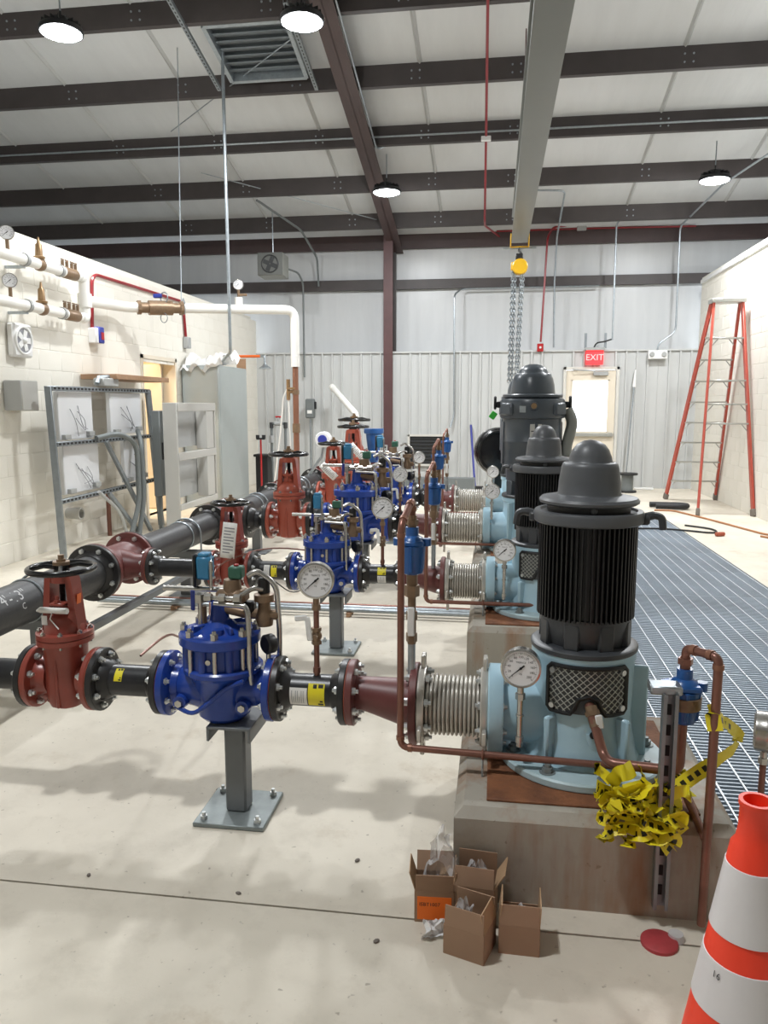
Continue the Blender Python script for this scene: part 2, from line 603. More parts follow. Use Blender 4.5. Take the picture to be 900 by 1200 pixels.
# ---- block walls
BL, BH, JT = 0.4064, 0.2032, 0.006
def block_mesh(ln):
    return lambda: B().box((0, 0, 0), (0.016, ln - JT, BH - JT), 0.003)
def block_wall(wall, x, face, y0, y1, h, holes, y_real):
    """single blocks from y_real on, the rest (out of the photograph) joined as stuff"""
    rest = B()
    n = int(round(h / BH))
    for c in range(n):
        z = (c + .5) * BH
        y = y1 - (BL / 2 if c % 2 else 0)
        spans = []
        if c % 2:
            spans.append((y1 - BL / 2, y1))
        while y > y0:
            spans.append((max(y - BL, y0), y))
            y -= BL
        for a, d in spans:
            segs = [(a, d)]
            for (ha, hd, hz) in holes:
                if z < hz:
                    ns = []
                    for (p, q) in segs:
                        if q <= ha or p >= hd:
                            ns.append((p, q))
                        else:
                            if p < ha - 0.03:
                                ns.append((p, ha))
                            if q > hd + 0.03:
                                ns.append((hd, q))
                    segs = ns
            for p, q in segs:
                ln = round(q - p, 3)
                if ln < 0.03:
                    continue
                if p < y_real:
                    rest.box((x + face * 0.002, (p + q) / 2, z), (0.016, ln - JT, BH - JT))
                else:
                    part('block', block_mesh(ln), 'cmu', wall, (x + face * 0.002, (p + q) / 2, z), key=('blk', ln))
    part('far_blocks', rest, 'cmu', wall, kind='stuff')

DOOR = (9.42, 10.52, 2.13)
b = B()
HL = 15 * BH
b.box((XL - 0.0985, (-6.4 + DOOR[0]) / 2, HL / 2), (0.2, DOOR[0] + 6.4, HL))
b.box((XL - 0.0985, (DOOR[1] + BACK) / 2, HL / 2), (0.2, BACK - DOOR[1], HL))
b.box((XL - 0.0985, (DOOR[0] + DOOR[1]) / 2, (HL + DOOR[2]) / 2), (0.2, DOOR[1] - DOOR[0], HL - DOOR[2]))
wl = struct('wall_left', b, 'mortar')
block_wall(wl, XL - 0.006, 1, -6.4, BACK, HL, [DOOR], 6.1)
b = B()
b.box((-7.0, 4.0, HL + 0.03), (4.8, 20.6, 0.10))
part('roof_deck', b, 'mortar', wl)
b = B()
b.box((-6.4, 9.9, 1.5), (0.1, 3.6, 3.0))
b.box((-5.5, 8.1, 1.5), (1.8, 0.1, 3.0))
b.box((-5.5, 11.7, 1.5), (1.8, 0.1, 3.0))
b.box((-5.5, 9.9, -0.05), (1.8, 3.6, 0.1))
part('side_room', b, 'warm_room', wl)
d1 = thing('door_1', 'cream steel frame of the lit doorway in the left block wall', 'door frame', (XL, 0, 0))
del d1['category']
del d1['label']
d1['kind'] = 'structure'
b = B()
for y in (DOOR[0] + 0.025, DOOR[1] - 0.025):
    b.box((-0.11, y, DOOR[2] / 2), (0.26, 0.05, DOOR[2]))
b.box((-0.11, sum(DOOR[:2]) / 2, DOOR[2] - 0.025), (0.26, DOOR[1] - DOOR[0], 0.05))
part('door_frame', b, 'door_cream', d1)
b = B()
b.box((-0.62, DOOR[1] - 0.09, 1.03), (0.9, 0.045, 2.04))
part('door_leaf', b, 'door_cream', d1)
lt = bpy.data.lights.new('side_room_lamp', 'AREA')
lt.shape = 'DISK'
lt.size = 0.5
lt.energy = 55
lt.color = (1.0, 0.84, 0.62)
link('side_room_lamp', lt, None, (-5.6, 9.8, 2.85))

HR = 17.5 * BH
b = B()
b.box((XR + 0.0985, (BACK - 6.4) / 2, HR / 2), (0.2, BACK + 6.4, HR))
wr = struct('wall_right', b, 'mortar')
block_wall(wr, XR + 0.006, -1, -6.4, BACK, HR, [], 9.6)
b = B()
b.box((XR + 0.10, (BACK - 6.4) / 2, HR + 0.03), (0.26, BACK + 6.4, 0.07), 0.01)
part('coping', b, 'white_plastic', wr)
b = B()
b.box((XR + 1.7, 4.0, HR + 0.0), (3.2, 20.6, 0.08))
part('roof_deck', b, 'mortar', wr)

# ---- back wall: insulation, girts, liner panels, column
DX0, DX1, DZ = 1.19, 2.16, 2.16      # door opening
INS = 14.75
b = B()
b.box((-1.25, INS + 0.06, 3.7), (16.5, 0.08, 2.5))
b.box(((-9.5 + DX0) / 2, INS + 0.06, 1.22), (DX0 + 9.5, 0.08, 2.46))
b.box(((DX1 + 7) / 2, INS + 0.06, 1.22), (7 - DX1, 0.08, 2.46))
b.box(((DX0 + DX1) / 2, INS + 0.06, (DZ + 2.46) / 2), (DX1 - DX0, 0.08, 2.46 - DZ))
wb = struct('wall_back', b, 'vinyl')
LZ = 2.446
def liner(x0, x1, z0, z1):
    """ribbed liner sheet with real ribs, 0.183 m apart"""
    pitch_ = 0.183
    xs = [(x0, 0.0)]
    k = math.ceil((x0 + 4.5) / pitch_ - 1e-6)
    while -4.5 + k * pitch_ < x1 - 0.03:
        c = -4.5 + k * pitch_
        if c > x0 + 0.03:
            xs += [(c - 0.020, 0), (c - 0.014, -0.034), (c + 0.014, -0.034), (c + 0.020, 0)]
        k += 1
    xs.append((x1, 0.0))
    vs, fs = [], []
    for x, d in xs:
        for z in (z0, z1):
            vs += [(x, BACK + d, z), (x, BACK + d + 0.012, z)]
    for i in range(len(xs) - 1):
        a, c = i * 4, (i + 1) * 4
        fs += [(a, c, c + 2, a + 2), (a + 1, a + 3, c + 3, c + 1), (a + 2, c + 2, c + 3, a + 3), (a, a + 1, c + 1, c)]
    fs += [(0, 2, 3, 1), ((len(xs) - 1) * 4, (len(xs) - 1) * 4 + 1, (len(xs) - 1) * 4 + 3, (len(xs) - 1) * 4 + 2)]
    return B().add(vs, fs)
edges = [-4.5 + i * 0.915 for i in range(9)] + [XR]
for a, c in zip(edges[:-1], edges[1:]):
    if c <= DX0 or a >= DX1:
        part('liner_panel', liner(a, c - 0.003, 0.0, LZ), 'liner', wb, ang=20)
    else:
        if a < DX0:
            part('liner_panel', liner(a, DX0, 0, LZ), 'liner', wb, ang=20)
        if c > DX1:
            part('liner_panel', liner(DX1, c - 0.003, 0, LZ), 'liner', wb, ang=20)
        part('liner_panel', liner(max(a, DX0), min(c, DX1) - 0.003, DZ, LZ), 'liner', wb, ang=20)
b = B()
b.box(((XL + XR) / 2, (BACK + INS) / 2, LZ + 0.005), (XR - XL, INS - BACK + 0.06, 0.012))
b.box(((XL + XR) / 2, BACK - 0.040, LZ - 0.002), (XR - XL, 0.006, 0.03))
part('ledge_trim', b, 'liner', wb)
def channel(x0, x1, h, fl=0.075, t=0.006):
    """cold formed C section along X, web facing -Y"""
    b = B()
    L, c = x1 - x0, (x0 + x1) / 2
    b.box((c, 0, h / 2), (L, t, h))
    b.box((c, fl / 2, t / 2), (L, fl, t))
    b.box((c, fl / 2, h - t / 2), (L, fl, t))
    b.box((c, fl, 0.012), (L, t, 0.024))
    return b
part('girt', channel(-9.4, -2.02, 0.19), 'purlin', wb, (0, INS - 0.10, 3.62))
part('girt', channel(-1.93, 7, 0.17), 'purlin', wb, (0, INS - 0.10, 3.625))
part('eave_strut', channel(-9.4, 7, 0.27), 'eave_red', wb, (0, INS - 0.10, 4.35))
cx = -1.965
b = B()
b.box((cx, 14.155, 2.25), (0.17, 0.014, 4.5))
part('column_flange', b, 'primer', wb)
b = B()
b.box((cx, 14.40, 2.25), (0.012, 0.48, 4.5))
b.box((cx, 14.64, 2.25), (0.17, 0.014, 4.5))
part('column_web', b, 'purlin', wb)

# back door with daylight pane
d2 = link('door_2', None, None, ((DX0 + DX1) / 2, BACK, 0))
d2['kind'] = 'structure'
hw = (DX1 - DX0) / 2
b = B()
for s in (-1, 1):
    b.box((s * (hw - 0.025), 0.06, DZ / 2), (0.05, 0.20, DZ), 0.004)
b.box((0, 0.06, DZ - 0.025), (2 * hw, 0.20, 0.05), 0.004)
part('door_frame', b, 'frame_grey', d2)
GXa, GXb, GZa, GZb = -0.33, 0.31, 1.0, 1.93
lw = hw - 0.055
b = B()
b.box(((-lw + GXa) / 2, 0.02, 1.05), (lw + GXa, 0.045, 2.10))
b.box(((lw + GXb) / 2, 0.02, 1.05), (lw - GXb, 0.045, 2.10))
b.box(((GXa + GXb) / 2, 0.02, GZa / 2), (GXb - GXa, 0.045, GZa))
b.box(((GXa + GXb) / 2, 0.02, (GZb + 2.10) / 2), (GXb - GXa, 0.045, 2.10 - GZb))
leaf = part('door_leaf', b, 'door_cream', d2)
b = B()
for s, z in ((1, GZa), (1, GZb)):
    b.box(((GXa + GXb) / 2, -0.006, z), (GXb - GXa + 0.05, 0.012, 0.03))
for x in (GXa, GXb):
    b.box((x, -0.006, (GZa + GZb) / 2), (0.03, 0.012, GZb - GZa))
part('glazing_bead', b, 'door_cream', leaf)
part('pane', B().box(((GXa + GXb) / 2, 0.02, (GZa + GZb) / 2), (GXb - GXa, 0.006, GZb - GZa)), 'glass', leaf)
b = B()
b.box((0.16, -0.04, 2.04), (0.26, 0.06, 0.07), 0.008)
b.tube([(0.06, -0.06, 2.085), (-0.25, -0.10, 2.10), (-0.34, -0.02, 2.115)], 0.012, 6)
part('door_closer', b, 'box_grey', leaf)
b = B()
b.box((0, -0.05, 0.955), (0.82, 0.05, 0.06), 0.008)
for x in (-0.36, 0.36):
    b.box((x, -0.02, 0.955), (0.07, 0.05, 0.08), 0.006)
part('panic_bar', b, 'aluminium', leaf)

# ---- ceiling
ry = lambda y: purl_z(y) + 0.25
RID = 3.6
b = B()
def roof_pt(x, y):
    z = ry(y) if y > RID else ry(2 * RID - y)
    return (x, y, z)
NX, NY = 8, 22
xs = [-9.5 + 16.5 * i / NX for i in range(NX + 1)]
yy = [-7.5 + (INS + 0.1 + 7.5) * j / NY for j in range(NY + 1)]
vs = [roof_pt(x, y) for x in xs for y in yy]
fs = [(i * (NY + 1) + j, (i + 1) * (NY + 1) + j, (i + 1) * (NY + 1) + j + 1, i * (NY + 1) + j + 1) for i in range(NX) for j in range(NY)]
b.add(vs, fs)
ceil = struct('ceiling', b, 'roof_vinyl')
PY = [13.8 - 1.267 * i for i in range(8)]
for y in PY:
    part('purlin', channel(-9.4, 7.0, 0.25, 0.075), 'purlin', ceil, (0, y, purl_z(y) - 0.0))
    bb = B()
    for x in (-5.6, -4.1, -2.6, -1.1, 0.12, 2.1):
        for z in (0.07, 0.16):
            bb.cyl((x, -0.012, z), (x, 0, z), 0.012, n=6)
            bb.cyl((x + 0.10, -0.012, z), (x + 0.10, 0, z), 0.012, n=6)
    part('purlin_bolts', bb, 'galv', ceil, (0, y, purl_z(y)), kind='stuff')
b = B()
for k in range(-5, 5):
    x = k * 1.55 + 0.55
    for y0, y1 in zip(PY[1:], PY[:-1]):
        ya, yb = y0 + 0.09, y1 - 0.02
        q = [(x - 0.03, ya), (x + 0.03, ya), (x + 0.03, yb), (x - 0.03, yb)]
        b.add([(px, py, ry(py) - 0.001) for px, py in q] + [(x, py, ry(py) - 0.03) for py in (ya, yb)],
              [(0, 4, 5, 3), (1, 2, 5, 4), (0, 1, 4), (2, 3, 5)])
part('facing_seams', b, 'seam', ceil, kind='stuff')
b = B()
def raft(y):
    return purl_z(y) - 0.07
y0, y1 = RID, 14.7
def slope_box(x0, x1, za, zb):
    vs = []
    for y in (y0, y1):
        for x in (x0, x1):
            vs += [(x, y, raft(y) + za), (x, y, raft(y) + zb)]
    b.add(vs, [(0, 1, 3, 2), (4, 6, 7, 5), (0, 4, 5, 1), (2, 3, 7, 6), (0, 2, 6, 4), (1, 5, 7, 3)])
rx_ = cx + 0.055
slope_box(rx_ - 0.095, rx_ + 0.155, 0.0, 0.014)
slope_box(rx_ + 0.024, rx_ + 0.036, 0.0, 0.30)
part('rafter', b, 'eave_red', ceil)
# outer building shell (out of view, closes the hall)
b = B()
b.box((-9.5, 4, 3.4), (0.1, 23, 7.6))
b.box((7.0, 4, 3.4), (0.1, 23, 7.6))
b.box((-1.25, -6.6, 3.4), (16.6, 0.1, 7.6))
struct('wall_outer', b, 'vinyl')

# ---- lamps
def high_bay(x, y, z, where):
    t = thing('high_bay_light', where, 'ceiling light', (x, y, z), group='round LED high bay lights')
    def hous():
        b = B()
        b.lathe([(0.205, 0.0), (0.21, 0.02), (0.20, 0.05), (0.10, 0.07), (0.09, 0.13), (0.03, 0.14), (0.012, 0.16), (0.012, 0.20)], 28)
        for i in range(16):
            a = 2 * PI * i / 16
            b.box((0, 0, 0), (0.075, 0.006, 0.045), m=Matrix.Rotation(a, 4, 'Z') @ Matrix.Translation((0.145, 0, 0.078)))
        return b
    part('housing', hous, 'motor_black', t, key='hb')
    part('lens', lambda: B().lathe([(0.0, -0.035), (0.08, -0.031), (0.15, -0.018), (0.19, -0.001)], 28), 'lamp_white', t, key='hbl')
    top = purl_z(y) - z
    part('hanger', B().tube([(0, 0, 0.19), (0, 0, top)], 0.008, 6), 'galv', t)
    l = bpy.data.lights.new('high_bay_lamp', 'AREA')
    l.shape = 'DISK'
    l.size = 0.38
    l.energy = LAMP_W
    l.color = (0.96, 0.985, 1.0)
    link('lamp', l, t, (0, 0, -0.045))
    l2 = bpy.data.lights.new('high_bay_fill', 'POINT')  # added point lamp, fills the roof around the fixture with light
    l2.energy = LAMP_W * ROOF_FILL
    l2.shadow_soft_size = 0.05
    l2.color = (0.96, 0.985, 1.0)
    link('roof_fill_lamp', l2, t, (0, 0, -0.10))
high_bay(-1.85, 7.5, 5.0, 'glaring round ceiling light at top centre left of the rafter')
high_bay(-4.25, 7.5, 5.06, 'glaring round ceiling light nearest the top left corner')
high_bay(-1.62, 11.5, 4.52, 'small bright ceiling light hanging beside the red column top')
high_bay(2.9, 11.55, 4.52, 'oval bright ceiling light on the right above the ladder')
high_bay(2.9, 7.5, 5.0, 'round ceiling light on the right outside the picture')
high_bay(-1.85, 1.2, 5.4, 'unseen round ceiling light added above and left behind the photographer')  # unseen lamp, added for the lighting of the near end

# ================================================================== PIPE LINES
ORD = ['nearest', 'second', 'third', 'farthest']
LY = [2.55, 4.46, 6.35, 8.2]
LZ_ = [0.48, 0.48, 0.50, 0.50]
LK = [1.0, 1.0, 1.38, 1.38]
LDX = [0.0, -0.03, 0.0, 0.0]

def bolt_mesh(h, s):
    def fn():
        b = B()
        b.hexn((h, 0, 0), (h + s * 0.9, 0, 0), s)
        b.cyl((h + s * 0.9, 0, 0), (h + s * 1.7, 0, 0), s * 0.55, n=8)
        b.hexn((-h - s * 0.9, 0, 0), (-h, 0, 0), s)
        b.cyl((-h - s * 1.5, 0, 0), (-h - s * 0.9, 0, 0), s * 0.55, n=8)
        b.cyl((-h, 0, 0), (h, 0, 0), s * 0.55, n=8, cap=False)
        return b
    return fn
def bolts(parent, xj, Rb, n=8, half=0.026, s=0.0125, zc=0.0, ax='x', ph=0.5):
    for i in range(n):
        a = 2 * PI * (i + ph) / n
        if ax == 'x':
            loc, rot = (xj, Rb * math.cos(a), zc + Rb * math.sin(a)), (a, 0, 0)
        elif ax == 'y':
            loc, rot = (Rb * math.cos(a), xj, zc + Rb * math.sin(a)), (0, 0, PI / 2)
        else:
            loc, rot = (Rb * math.cos(a), Rb * math.sin(a), xj), (0, PI / 2, 0)
        part('bolt', bolt_mesh(half, s), 'zinc', parent, loc, rot, key=('bolt', half, s))

def flange_prof(x0, x1, R, ri=0.0):
    c = 0.003
    return [(ri, x0), (R - c, x0), (R, x0 + c), (R, x1 - c), (R - c, x1), (ri, x1)]

def spool(label, x0, x1, y, z, k=1.0, fl=(True, True), stickers=None, chalk=None):
    """black pipe with weld neck flanges at its ends"""
    L = x1 - x0
    t = thing('pipe_spool', label, 'pipe', (x0, y, z), group='black pipe spools')
    r, R, ft = 0.057 * k, 0.115 * k, 0.024 * k
    part('pipe', B().cyl((0.01, 0, 0), (L - 0.01, 0, 0), r, n=28), 'black_pipe', t)
    def fl_fn():
        b = B()
        b.lathe([(0, 0), (R - .003, 0), (R, .003), (R, ft - .003), (R - .003, ft), (r * 1.35, ft), (r * 1.22, ft * 1.9), (r * 1.02, ft * 2.5), (0, ft * 2.5)], 32, 'x')
        return b
    if fl[0]:
        part('flange', fl_fn, 'black_iron', t, (0.002, 0, 0), key=('fl', k))
        part('gasket', lambda: B().cyl((-.002, 0, 0), (.002, 0, 0), R * .97, n=32), 'gasket', t, key=('gk', k))
    if fl[1]:
        part('flange', fl_fn, 'black_iron', t, (L - 0.002, 0, 0), (0, 0, PI), key=('fl', k))
        part('gasket', lambda: B().cyl((-.002, 0, 0), (.002, 0, 0), R * .97, n=32), 'gasket', t, (L, 0, 0), key=('gk', k))
    for (sx, w, a0, a1, m) in (stickers or []):
        b = B()
        rr = r + 0.0012
        b.grid(lambda u, v: (sx + w * u, -rr * math.cos(a0 + (a1 - a0) * v), rr * math.sin(a0 + (a1 - a0) * v)), 1, 8)
        st = part('sticker', b, m, t, label='yellow warning sticker' if m == 'yellow' else 'white paper label')
        b = B()
        rr += 0.0006
        def on(u, v):
            a = a0 + (a1 - a0) * v
            return (sx + w * u, -rr * math.cos(a), rr * math.sin(a))
        if m == 'yellow':
            for (u0, u1, v0, v1) in ((.62, .92, .82, .97), (.30, .52, .80, .96), (.60, .92, .06, .16), (.72, .9, .22, .3)):
                b.grid(lambda u, v: on(u0 + (u1 - u0) * u, v0 + (v1 - v0) * v), 2, 2)
        else:
            for q in range(7):
                b.grid(lambda u, v: on(.12 + .11 * q + .03 * u, .15 + (.7 - .3 * (q % 3 == 1)) * v), 1, 4)
        part('print', b, 'ink' if m == 'yellow' else 'tag_grey', st)
    return t

def handwheel(parent, z, R=0.125):
    hwl = part('handwheel', lambda: B().torus((0, 0, 0), (0, 0, 1), R - 0.011, 0.011, 36, 10), 'black_gloss', parent, (0, 0, z), key=('hw', R))
    def spk():
        b = B()
        for i in range(4):
            a = 2 * PI * i / 4 + 0.5
            c, s = math.cos(a), math.sin(a)
            b.tube([(0.02 * c, 0.02 * s, 0.006), (0.06 * c, 0.06 * s, 0.012), ((R - .012) * c, (R - .012) * s, 0)], [.010, .009, .008], 8)
        b.cyl((0, 0, -0.022), (0, 0, 0.014), 0.030, 0.026, n=16)
        return b
    part('spokes', spk, 'black_gloss', hwl, key=('sp', R))
    def nut():
        b = B()
        b.hexn((0, 0, 0.014), (0, 0, 0.026), 0.033)
        b.hexn((0, 0, 0.026), (0, 0, 0.034), 0.018)
        b.cyl((0, 0, 0.034), (0, 0, 0.05), 0.011, n=10)
        return b
    part('hub_nut', nut, 'bronze', hwl, key=('hn', R))

def gate_valve(label, x, y, z, k, m='red_valve', tagged=None, rz=0.0, flowtag=None):
    t = thing('gate_valve', label, 'valve', (x, y, z), (0, 0, rz), k, group='red gate valves')
    R = 0.115
    def body():
        b = B()
        for s in (-1, 1):
            p = [(0.0, s * 0.06), (0.062, s * 0.06), (0.066, s * 0.09), (0.075, s * 0.104), (R - .003, s * 0.104), (R, s * 0.107), (R, s * 0.122), (R - .003, s * 0.125), (0.0, s * 0.125)]
            b.lathe(p, 32, 'x')
        # oval body rising to the bonnet flange
        n = 28
        rows = []
        for z_, a, c in ((-0.105, 0.030, 0.05), (-0.098, 0.055, 0.062), (-0.075, 0.066, 0.070), (-0.02, 0.070, 0.073), (0.06, 0.068, 0.074), (0.12, 0.070, 0.080), (0.150, 0.075, 0.088)):
            rows.append([(a * math.copysign(abs(math.cos(q)) ** .7, math.cos(q)), c * math.copysign(abs(math.sin(q)) ** .8, math.sin(q)), z_) for q in [2 * PI * i / n for i in range(n)]])
        vs = [v for r_ in rows for v in r_]
        fs = [(j * n + i, j * n + (i + 1) % n, (j + 1) * n + (i + 1) % n, (j + 1) * n + i) for j in range(len(rows) - 1) for i in range(n)]
        fs += [tuple(range(n - 1, -1, -1)), tuple(range((len(rows) - 1) * n, len(rows) * n))]
        b.add(vs, fs)
        b.box((0, 0, -0.092), (0.17, 0.018, 0.02), 0.004)
        b.box((0, -0.0, -0.0), (0.012, 0.155, 0.19), 0.004)
        return b
    part('body', body, m, t, key='gvb')
    def oval(z0, z1, a, c):
        n = 40
        P = [(a * math.cos(2 * PI * i / n), c * math.sin(2 * PI * i / n)) for i in range(n)]
        return P, z0, z1
    def bonnet():
        b = B()
        for z0, z1 in ((0.142, 0.160), (0.163, 0.181)):
            b.prism(oval(0, 0, 0.098, 0.108)[0], z0, z1)
        # dome and stuffing box
        b.lathe([(0.074, 0.178), (0.070, 0.205), (0.052, 0.232), (0.034, 0.245), (0.030, 0.268), (0.036, 0.27), (0.036, 0.28), (0, 0.28)], 28)
        return b
    part('bonnet', bonnet, m, t, key='gvbn')
    def bb():
        b = B()
        for i in range(8):
            a = 2 * PI * (i + .5) / 8
            px, py = 0.086 * math.cos(a), 0.096 * math.sin(a)
            b.hexn((px, py, 0.181), (px, py, 0.190), 0.010)
            b.cyl((px, py, 0.13), (px, py, 0.195), 0.005, n=6)
        return b
    part('bonnet_bolts', bb, 'steel', t, key='gvbb')
    def yoke():
        b = B()
        for s in (-1, 1):
            for e in (0,):
                q = [(0.070, 0.185), (0.062, 0.27), (0.052, 0.372), (0.047, 0.388), (0.024, 0.388), (0.030, 0.36), (0.036, 0.27), (0.037, 0.225), (0.028, 0.195)]
                P = [(s * u, v) for u, v in q]
                b.add(*_ext(P, -0.032, 0.032))
        b.cyl((0, 0, 0.362), (0, 0, 0.392), 0.040, n=24)
        b.box((0, 0, 0.377), (0.09, 0.05, 0.026), 0.006)
        return b
    part('yoke', yoke, m, t, key='gvy', ang=30)
    def stem():
        b = B()
        pts, rr = [], []
        for i in range(57):
            z_ = 0.26 + i * 0.0022
            pts.append((0, 0, z_))
            rr.append(0.0125 if i % 2 else 0.0095)
        b.tube(pts, rr, 10)
        return b
    part('stem', stem, 'black_iron', t, key='gvs', ang=10)
    def gland():
        b = B()
        b.box((0, 0, 0.287), (0.055, 0.10, 0.012), 0.004)
        for s in (-1, 1):
            b.cyl((0, s * 0.04, 0.25), (0, s * 0.04, 0.318), 0.006, n=8)
            b.hexn((0, s * 0.04, 0.293), (0, s * 0.04, 0.303), 0.011)
        return b
    part('gland', gland, m, t, key='gvg')
    handwheel(t, 0.412)
    bolts(t, -0.125, R * .80, half=0.024, s=0.0125)
    bolts(t, 0.125, R * .80, half=0.024, s=0.0125)
    return t

def _ext(P, y0, y1):
    n = len(P)
    vs = [(x, y0, z) for x, z in P] + [(x, y1, z) for x, z in P]
    fs = [(i, (i + 1) % n, n + (i + 1) % n, n + i) for i in range(n)]
    fs += [tuple(range(n - 1, -1, -1)), tuple(range(n, 2 * n))]
    return vs, fs

def control_valve(label, x, y, z, k, trim=True):
    t = thing('control_valve', label, 'valve', (x, y, z), (0, 0, 0), k, group='blue diaphragm control valves')
    R = 0.117
    H = 0.205
    def body():
        b = B()
        for s in (-1, 1):
            b.lathe([(0, s * (H - .075)), (0.066, s * (H - .06)), (0.070, s * (H - .036)), (R - .003, s * (H - .026)), (R, s * (H - .023)), (R, s * (H - .003)), (R - .003, s * H), (0, s * H)], 32, 'x')
        # globe: inlet barrel (left) and outlet barrel, then the round bowl
        b.lathe([(0.062, -0.15), (0.075, -0.11), (0.088, -0.05), (0.092, 0.0), (0.084, 0.06), (0.072, 0.11), (0.064, 0.15)], 28, 'x')
        b.lathe([(0.0, -0.117), (0.075, -0.115), (0.092, -0.098), (0.100, -0.03), (0.118, 0.045), (0.136, 0.062), (0.141, 0.066), (0.141, 0.080), (0.134, 0.086), (0.0, 0.086)], 36, 'z', (0.01, 0, 0))
        # S shaped web across the front
        P = fillet([(-0.13, -0.090, -0.055), (-0.07, -0.105, -0.075), (0.0, -0.112, -0.02), (0.06, -0.115, 0.035), (0.12, -0.11, 0.06)], 0.05, 4)
        b.tube(P, 0.008, 8)
        for px, pz in ((-0.125, -0.04), (0.105, -0.045)):
            b.cyl((px, -0.06, pz), (px, -0.092 if px > 0 else -0.09, pz), 0.027, 0.024, n=20)
        return b
    part('body', body, 'valve_blue', t, key='cvb')
    def plugs():
        b = B()
        for px, pz in ((-0.125, -0.04), (0.105, -0.045)):
            b.hexn((px, -0.09, pz), (px, -0.102, pz), 0.0135)
        b.cyl((0.0, -0.117, 0.125), (0.0, -0.127, 0.125), 0.0095, n=12)
        return b
    part('plugs', plugs, 'steel', t, key='cvp')
    def drum():
        b = B()
        b.lathe([(0, 0.080), (0.119, 0.080), (0.119, 0.168), (0, 0.168)], 36, 'z', (0.0, 0, 0))
        for i in range(8):
            a = 2 * PI * (i + .25) / 8 + PI / 8
            b.cyl((0.118 * math.cos(a), 0.118 * math.sin(a), 0.08), (0.118 * math.cos(a), 0.118 * math.sin(a), 0.168), 0.016, n=10)
        return b
    part('diaphragm_drum', drum, 'valve_blue', t, key='cvd')
    def cover():
        b = B()
        b.lathe([(0, 0.165), (0.138, 0.165), (0.144, 0.170), (0.144, 0.200), (0.138, 0.207), (0.110, 0.208), (0.088, 0.214), (0.058, 0.232), (0.036, 0.246), (0.034, 0.256), (0.032, 0.266), (0.027, 0.322), (0.020, 0.326), (0, 0.326)], 40)
        for i in range(4):
            a = 2 * PI * i / 4 + 0.75
            b.box((0, 0, 0), (0.085, 0.016, 0.05), 0.005, m=Matrix.Rotation(a, 4, 'Z') @ Matrix.Translation((0.062, 0, 0.212)))
        for a in (0.1, 1.9, 3.7, 5.0):
            b.cyl((0.080 * math.cos(a), 0.080 * math.sin(a), 0.20), (0.080 * math.cos(a), 0.080 * math.sin(a), 0.230), 0.021, 0.019, n=18)
        return b
    part('cover', cover, 'valve_blue', t, key='cvc')
    def stud():
        b = B()
        b.cyl((0, 0, 0.07), (0, 0, 0.208), 0.0085, n=10)
        b.hexn((0, 0, 0.207), (0, 0, 0.227), 0.0145)
        b.cyl((0, 0, 0.227), (0, 0, 0.237), 0.009, 0.007, n=10)
        return b
    for i in range(8):
        a = 2 * PI * (i + .25) / 8
        part('cover_stud', stud, 'steel', t, (0.127 * math.cos(a), 0.127 * math.sin(a), 0), key='cvst')
    bolts(t, -H, R * .80, half=0.024, s=0.0125)
    bolts(t, H, R * .80, half=0.024, s=0.0125)
    # pilot trim
    def tubes():
        b = B()
        b.tube(fillet([(-0.055, -0.04, 0.21), (-0.055, -0.04, 0.33), (0.075, -0.05, 0.335), (0.125, 0.01, 0.36), (0.15, 0.03, 0.35)], 0.02), 0.0085, 10)
        b.tube(fillet([(0.0, -0.05, 0.315), (0.115, -0.055, 0.31), (0.125, -0.06, 0.29), (0.13, -0.07, 0.09), (0.13, -0.05, 0.02)], 0.02), 0.0095, 10)
        b.tube(fillet([(0.10, 0.02, 0.40), (0.13, 0.03, 0.42), (0.20, 0.04, 0.37), (0.205, 0.05, 0.20), (0.20, 0.06, 0.06)], 0.04), 0.010, 10)
        b.tube(fillet([(-0.22, 0.03, 0.345), (-0.02, 0.03, 0.345), (0.04, 0.03, 0.345)], 0.02), 0.010, 10)
        b.tube(fillet([(-0.07, 0.02, 0.40), (-0.03, 0.02, 0.41), (-0.028, -0.0, 0.46), (-0.028, 0.0, 0.35)], 0.015), 0.006, 8)
        for x_ in (0.03, 0.085, -0.02):
            b.hexn((x_ - 0.012, -0.05, 0.335), (x_ + 0.012, -0.05, 0.335), 0.016)
        b.hexn((-0.055, -0.04, 0.315), (-0.055, -0.04, 0.345), 0.021)
        b.hexn((-0.055, -0.04, 0.21), (-0.055, -0.04, 0.228), 0.019)
        return b
    tt = part('pilot_tubing', tubes, 'steel', t, key='cvt')
    def pilot():
        b = B()
        b.box((0.04, 0.03, 0.325), (0.11, 0.07, 0.05), 0.012)
        b.cyl((0.04, 0.03, 0.34), (0.04, 0.03, 0.385), 0.034, 0.03, n=18)
        b.lathe([(0.0, 0.21), (0.03, 0.215), (0.034, 0.25), (0.022, 0.28), (0.022, 0.30), (0.036, 0.305), (0.036, 0.33), (0.02, 0.335), (0, 0.336)], 18, 'z', (0.15, 0.05, 0))
        b.box((0.15, 0.05, 0.255), (0.12, 0.035, 0.035), 0.01)
        b.cyl((0.0, 0.0, 0.29), (0.10, 0.0, 0.27), 0.018, n=12)
        b.hexn((-0.05, -0.03, 0.24), (-0.05, -0.03, 0.30), 0.015)
        return b
    part('pilot_body', pilot, 'bronze', tt, key='cvpl')
    def cap():
        return B().lathe([(0.0, 0.335), (0.022, 0.336), (0.022, 0.385), (0.016, 0.39), (0, 0.39)], 14, 'z', (0.15, 0.05, 0)).box((0.07, 0.055, 0.275), (0.09, 0.05, 0.05), 0.01)
    part('pilot_cap', cap, 'motor_black', tt, key='cvpc')
